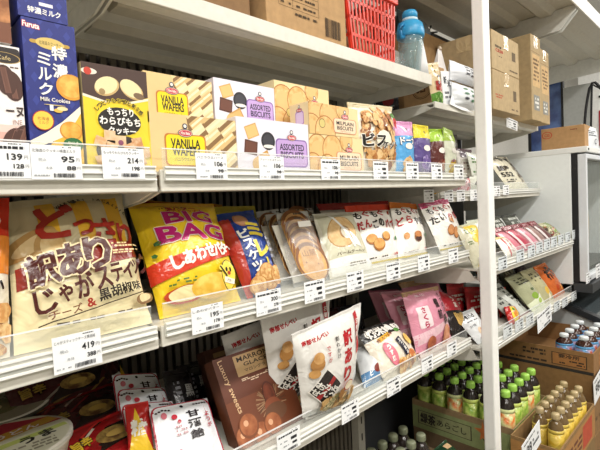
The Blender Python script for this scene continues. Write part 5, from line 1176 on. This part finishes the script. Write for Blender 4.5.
def a_or(p): p.rect(0, 0, 1, 1, '#c4622a'); p.text('柿種', .5, .66, '#2a1c14', h=.3, w=.6, bold=.06); p.disc(.4, .25, .014, '#b8481e'); p.disc(.7, .2, .012, '#e8a24a'); p.disc(.5, .85, .010, '#3a2418', sx=1.8, sy=.5)
simple('orange bag with bold black lettering nearest the freezer', W4(1.955, 2.095, .562, DS4, .13, .05, .06), DS4, '#d9762c', a_or, .045)
simple('dark purple bag edge between the orange bag and the freezer side', W4(2.00, 2.10, .68, DS4, .14, .03, .05), DS4, '#3a2c34', None, .04)
simple('dark orange pack at the back behind the pale green bag', W4(1.80, 1.98, .76, DS4, .145, .03, .05), DS4, '#9a4420', lambda p: p.lines(.1, .5, .9, .8, 2, '#d9a87a'), .04)
for k, u in enumerate((502, 516)):
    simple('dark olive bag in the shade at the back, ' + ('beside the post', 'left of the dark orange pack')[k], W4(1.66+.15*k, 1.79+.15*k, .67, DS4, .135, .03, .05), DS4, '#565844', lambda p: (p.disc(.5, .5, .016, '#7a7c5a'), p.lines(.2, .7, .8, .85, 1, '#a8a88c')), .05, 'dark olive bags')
# ---------------------------------------------------------------- drinks below
def bottle(name, label, x, y, z, h, r, cap, body, lab1, lab2, grp, proto={}):
    key = (name, cap, lab1, lab2, h)
    if key in proto:
        o = copy_tree(proto[key]); o.location = (x, y, z); o['label'] = label; return o
    root = thing(name, label, 'drink bottle', grp, T(x, y, z))
    b = MB(); b.lathe([(r*.8, 0), (r*.97, .006), (r, .02), (r, h*.30), (r*.95, h*.32), (r*.95, h*.34), (r, h*.36), (r, h*.73), (r*.88, h*.79), (r*.58, h*.86), (r*.42, h*.88), (r*.40, h*.915)], body, 18); b.build('bottle_body', root)
    b = MB(); b.lathe([(r*.5, h*.90), (r*.52, h*.905), (r*.52, h*.985), (r*.46, h)], M(cap, 'plastic'), 18)
    for k in range(18):
        a = 2*math.pi*k/18; b.box(r*.52*math.cos(a)-.0005, r*.52*math.cos(a)+.0005, r*.52*math.sin(a)-.0005, r*.52*math.sin(a)+.0005, h*.91, h*.98, M(cap, 'plastic'))
    b.build('cap', root)
    b = MB(); b.lathe([(r*1.012, h*.12), (r*1.012, h*.30), (r*.975, h*.33), (r*1.012, h*.36), (r*1.012, h*.67)], M(lab1, 'film', lab2, 45), 18)
    b.lathe([(r*1.012, h*.67), (r*1.012, h*.70), (r*1.0, h*.735)], M(lab2, 'film'), 18)
    b.build('label_sleeve', root)
    proto[key] = root
    return root
DARK = M('#2a2320', 'glassy'); TEA = M('#5c3a1e', 'glassy'); YEL = M('#c9a63a', 'glassy'); COF = M('#3a2018', 'glassy')
zb = Z(-.82)
# green tea carton
gx0, gx1, gy0, gy1 = 1.375, 1.68, .515, .865; gt = .100
def leaf(p, u, v, s, c, rot=0):
    P = []; n = 5
    for k in range(n):
        a = math.radians(rot + 90 - 144 + k*72); b = math.radians(rot + 90 - 108 + k*72)
        P += [(u + s*math.cos(a)/p.W, v + s*math.sin(a)/p.H), (u + s*.38*math.cos(b)/p.W, v + s*.38*math.sin(b)/p.H)]
    p.poly(P, c); p.quad(u, v - s*.8/p.H, .003, s*.8, rot, c)
def a_gleft(p):
    p.rect(0, 0, 1, .80, '#8f9a66'); p.rect(0, .80, 1, 1, '#937b58')
    p.rect(.06, .18, .62, .66, '#3a3226'); p.rect(.07, .20, .61, .64, '#94986a'); p.text('緑茶', .17, .42, '#2c2620', h=.34, w=.16, bold=.04); p.text('あらごし', .42, .42, '#2c2620', h=.22, w=.30, bold=.02)
    leaf(p, .74, .62, .034, '#c9743a', 10); leaf(p, .80, .22, .034, '#4a4a26', -15)
def a_gfront(p):
    p.rect(0, 0, 1, 1, '#7f9a4e'); leaf(p, .80, .72, .03, '#2f3a20', 15); p.rect(.12, .06, .42, .5, '#5a7036'); p.lines(.15, .1, .4, .46, 2, '#c9d0a8'); p.rect(.55, .04, .85, .3, '#a9b87a')
root = carton('green printed drinks carton with a maple leaf, full of green-capped bottles', T((gx0+gx1)/2, gy0, zb), gx1-gx0, gy1-gy0, gt, '#937b58', a_gfront, a_gleft, openb=True, name='drinks_carton')
for j in range(6):
    for i in range(5):
        x, y = 1.412+.0575*i, .551+.0565*j; lb = ('#7fa83c', '#c9d870') if (i+j) % 3 else ('#e0702c', '#d9e0a0')
        pl = ('at its front edge', 'in the second row back', 'in the third row back', 'in the fourth row back', 'in the fifth row back', 'at its far end')[j]
        pi = ('leftmost column', 'second column', 'middle column', 'fourth column', 'rightmost column')[i]
        bottle('green_cap_bottle', 'green-capped drink bottle in the maple leaf carton, %s, %s' % (pl, pi), x, y, zb+.0045, .196, .0262, '#a9dc62', DARK, lb[0], lb[1], 'green-capped bottles in the maple leaf carton')
# lower stack under it
carton('brown carton directly under the maple leaf drinks carton', T((gx0+gx1)/2, gy0+.01, Z(-1.06)), gx1-gx0, gy1-gy0-.01, .2395, '#6f5a40', lambda p: p.lines(.1, .2, .9, .8, 3, '#5a4630'), lambda p: p.lines(.1, .3, .6, .7, 3, '#5a4630'), tape=False, grp='stacked drink cartons')
carton('brown carton at the bottom of the stack under the maple leaf carton', T((gx0+gx1)/2, gy0+.01, .1005), gx1-gx0, gy1-gy0-.01, .2385, '#6f5a40', tape=False, grp='stacked drink cartons')
# yellow bottles carton
yx0, yx1, yy0, yy1 = 1.33, 1.70, .375, .508
def a_yf(p): p.rect(0, 0, 1, .9, '#a87a44'); p.lines(.1, .2, .9, .7, 3, '#6a3a22'); p.rect(.6, .1, .9, .8, '#b54a2e')
carton('brown open carton holding the pale-capped yellow bottles', T((yx0+yx1)/2, yy0, zb), yx1-yx0, yy1-yy0, .105, '#8f7046', a_yf, a_yf, openb=True, name='drinks_carton')
for k in range(1, 7):
    for j in range(2):
        x, y = 1.358+.0485*k+.012*j, .408+.0465*j
        bottle('yellow_label_bottle', 'pale-capped yellow bottle, %s of the %s row in its carton' % (('', 'leftmost', 'second', 'third', 'fourth', 'fifth', 'rightmost')[k], ('front', 'back')[j]), x, y, zb+.0045, .168, .0212, '#c2ae84', M('#6e5838', 'glassy'), '#d2ab30', '#dcc25a', 'pale-capped yellow bottles')
carton('plain carton under the yellow bottle carton', T((yx0+yx1)/2, yy0, Z(-1.06)), yx1-yx0, yy1-yy0, .2395, '#85693f', lambda p: p.lines(.1, .3, .9, .7, 2, '#6a5232'), tape=False, grp='stacked drink cartons')
carton('lowest carton in the stack under the yellow bottles', T((yx0+yx1)/2, yy0, .0005), yx1-yx0, yy1-yy0, .338, '#85693f', tape=False, grp='stacked drink cartons')
# blue labelled bottles tray
bx0, bx1, by0, by1 = 1.745, 2.085, .385, .71
def a_bt(p):
    p.rect(0, .0, 1, .14, '#2e2a24')
    p.rect(.60, .22, .94, .80, '#3a2c1e'); p.rect(.61, .25, .93, .77, '#a5713e'); p.text('要冷所', .77, .66, '#3a2c1e', h=.18, w=.2, bold=.04); p.lines(.63, .28, .92, .52, 2, '#3a2c1e'); p.lines(.30, .5, .54, .85, 2, '#3a2c1e'); p.lines(.15, .2, .55, .36, 1, '#3a2c1e')
def a_btf(p): p.rect(.2, .2, .8, .8, '#a5713e'); p.lines(.25, .3, .75, .7, 2, '#3a2c1e')
carton('brown tray of blue-labelled bottles on top of the right hand carton stack', T((bx0+bx1)/2, by0, Z(-.638)), bx1-bx0, by1-by0, .076, '#906a40', a_btf, a_bt, openb=True, name='drinks_carton')
for j in range(2):
    for i in range(4):
        x, y = 1.782+.068*i, .421+.062*j
        if j == 2 and i == 0: continue
        bottle('blue_label_bottle', 'small white-capped bottle with a blue band, %s, %s' % (('front row', 'second row', 'back row')[j], ('nearest the tray side', 'second along', 'third along', 'nearest the freezer')[i]), x, y, Z(-.6335), .118, .0275, '#dfe4e6', COF, '#b5562e', '#5a9ac9', 'blue-banded bottles in the tray')
def a_b2(p): p.lines(.10, .62, .55, .78, 1, '#5a4226'); p.rect(.74, .35, .9, .62, '#7a5a38'); p.lines(.76, .38, .88, .58, 2, '#3a2c1e'); p.lines(.1, .2, .4, .3, 1, '#5a4226')
carton('brown carton directly under the tray of blue-labelled bottles', T((bx0+bx1)/2, by0+.005, Z(-.86)), bx1-bx0, by1-by0-.005, .2215, '#8a683f', a_b2, a_b2, tape=False, grp='right hand carton stack')
carton('second carton down in the stack of blue-labelled bottles', T((bx0+bx1)/2, by0+.005, Z(-1.1)), bx1-bx0, by1-by0-.005, .2395, '#8a683f', a_b2, a_b2, tape=False, grp='right hand carton stack')
carton('lowest carton of the stack of blue-labelled bottles', T((bx0+bx1)/2, by0+.005, .0005), bx1-bx0, by1-by0-.005, .298, '#8a683f', a_b2, a_b2, tape=False, grp='right hand carton stack')
for k, (u, v, Y, ww, hh, lab) in enumerate(((598, 385, .381, .13, .085, 'white notice sheet on the front of the right hand carton stack'), (531, 444, .372, .12, .06, 'white price sheet on the carton of yellow bottles'))):
    c = at(u, v, Y); b = MB(); b.box(-ww/2, ww/2, 0, .0012, -hh/2, hh/2, M('#eef0f2', 'paper'))
    p = Print(b, ww, hh, lambda a, q, o: ((a-.5)*ww, -o, (q-.5)*hh), 'ink'); p.text('98', .35, .5, '#23252b', h=.4, bold=.03); p.lines(.55, .3, .9, .7, 2, '#5a5e64'); p.lines(.1, .82, .9, .92, 1, '#5a5e64')
    m = T(c.x, c.y-.002, c.z) @ Matrix.Rotation(math.radians(-8), 4, 'Y'); tag(b.build('notice_sheet', None, m), lab, 'notice')
# dark bottles under the middle shelf
cx0, cx1, cy0, cy1 = .87, 1.072, .60, .74
carton('open brown carton holding the dark bottles under the low shelf', T((cx0+cx1)/2, cy0, zb), cx1-cx0, cy1-cy0, .10, '#6e5a40', lambda p: p.lines(.1, .3, .9, .7, 2, '#3a2e20'), openb=True, name='drinks_carton')
for j in range(2):
    for i in range(4):
        bottle('dark_bottle', 'dark drink bottle with a grey green cap, %s, %s row' % (('leftmost', 'second', 'third', 'rightmost')[i], ('front', 'back')[j]), .898+.0495*i, .636+.056*j, zb+.0045, .176, .0235, '#83886f', DARK, '#3a2e26', '#6a6458', 'dark bottles under the low shelf')
carton('closed carton under the carton of dark bottles', T((cx0+cx1)/2, cy0, .1005), cx1-cx0, cy1-cy0, .478, '#6e5a40', tape=False)
carton('closed carton beside the dark bottles, under the dark green packet', T(1.16, .57, .1005), .16, .22, .51, '#6e5a40', tape=False)
zz = .1005+.5105; C = [V((1.085, .575, zz+.014)), V((1.215, .575, zz+.014)), V((1.225, .66, zz+.05)), V((1.085, .66, zz+.05))]
def a_dg(p): p.rect(0, 0, 1, 1, '#1c3a26'); p.text('抹茶', .5, .55, '#8fb25a', h=.3, w=.4, bold=.04); p.quad(.82, .8, .03, .016, 0, '#d9b48a'); p.lines(.1, .15, .9, .3, 1, '#c9d0b8')
pouch('snack_bag', 'dark green packet lying on a carton at the bottom centre', 'snack bag', C, .026, '#1c3a26', a_dg, seal='#24462e')
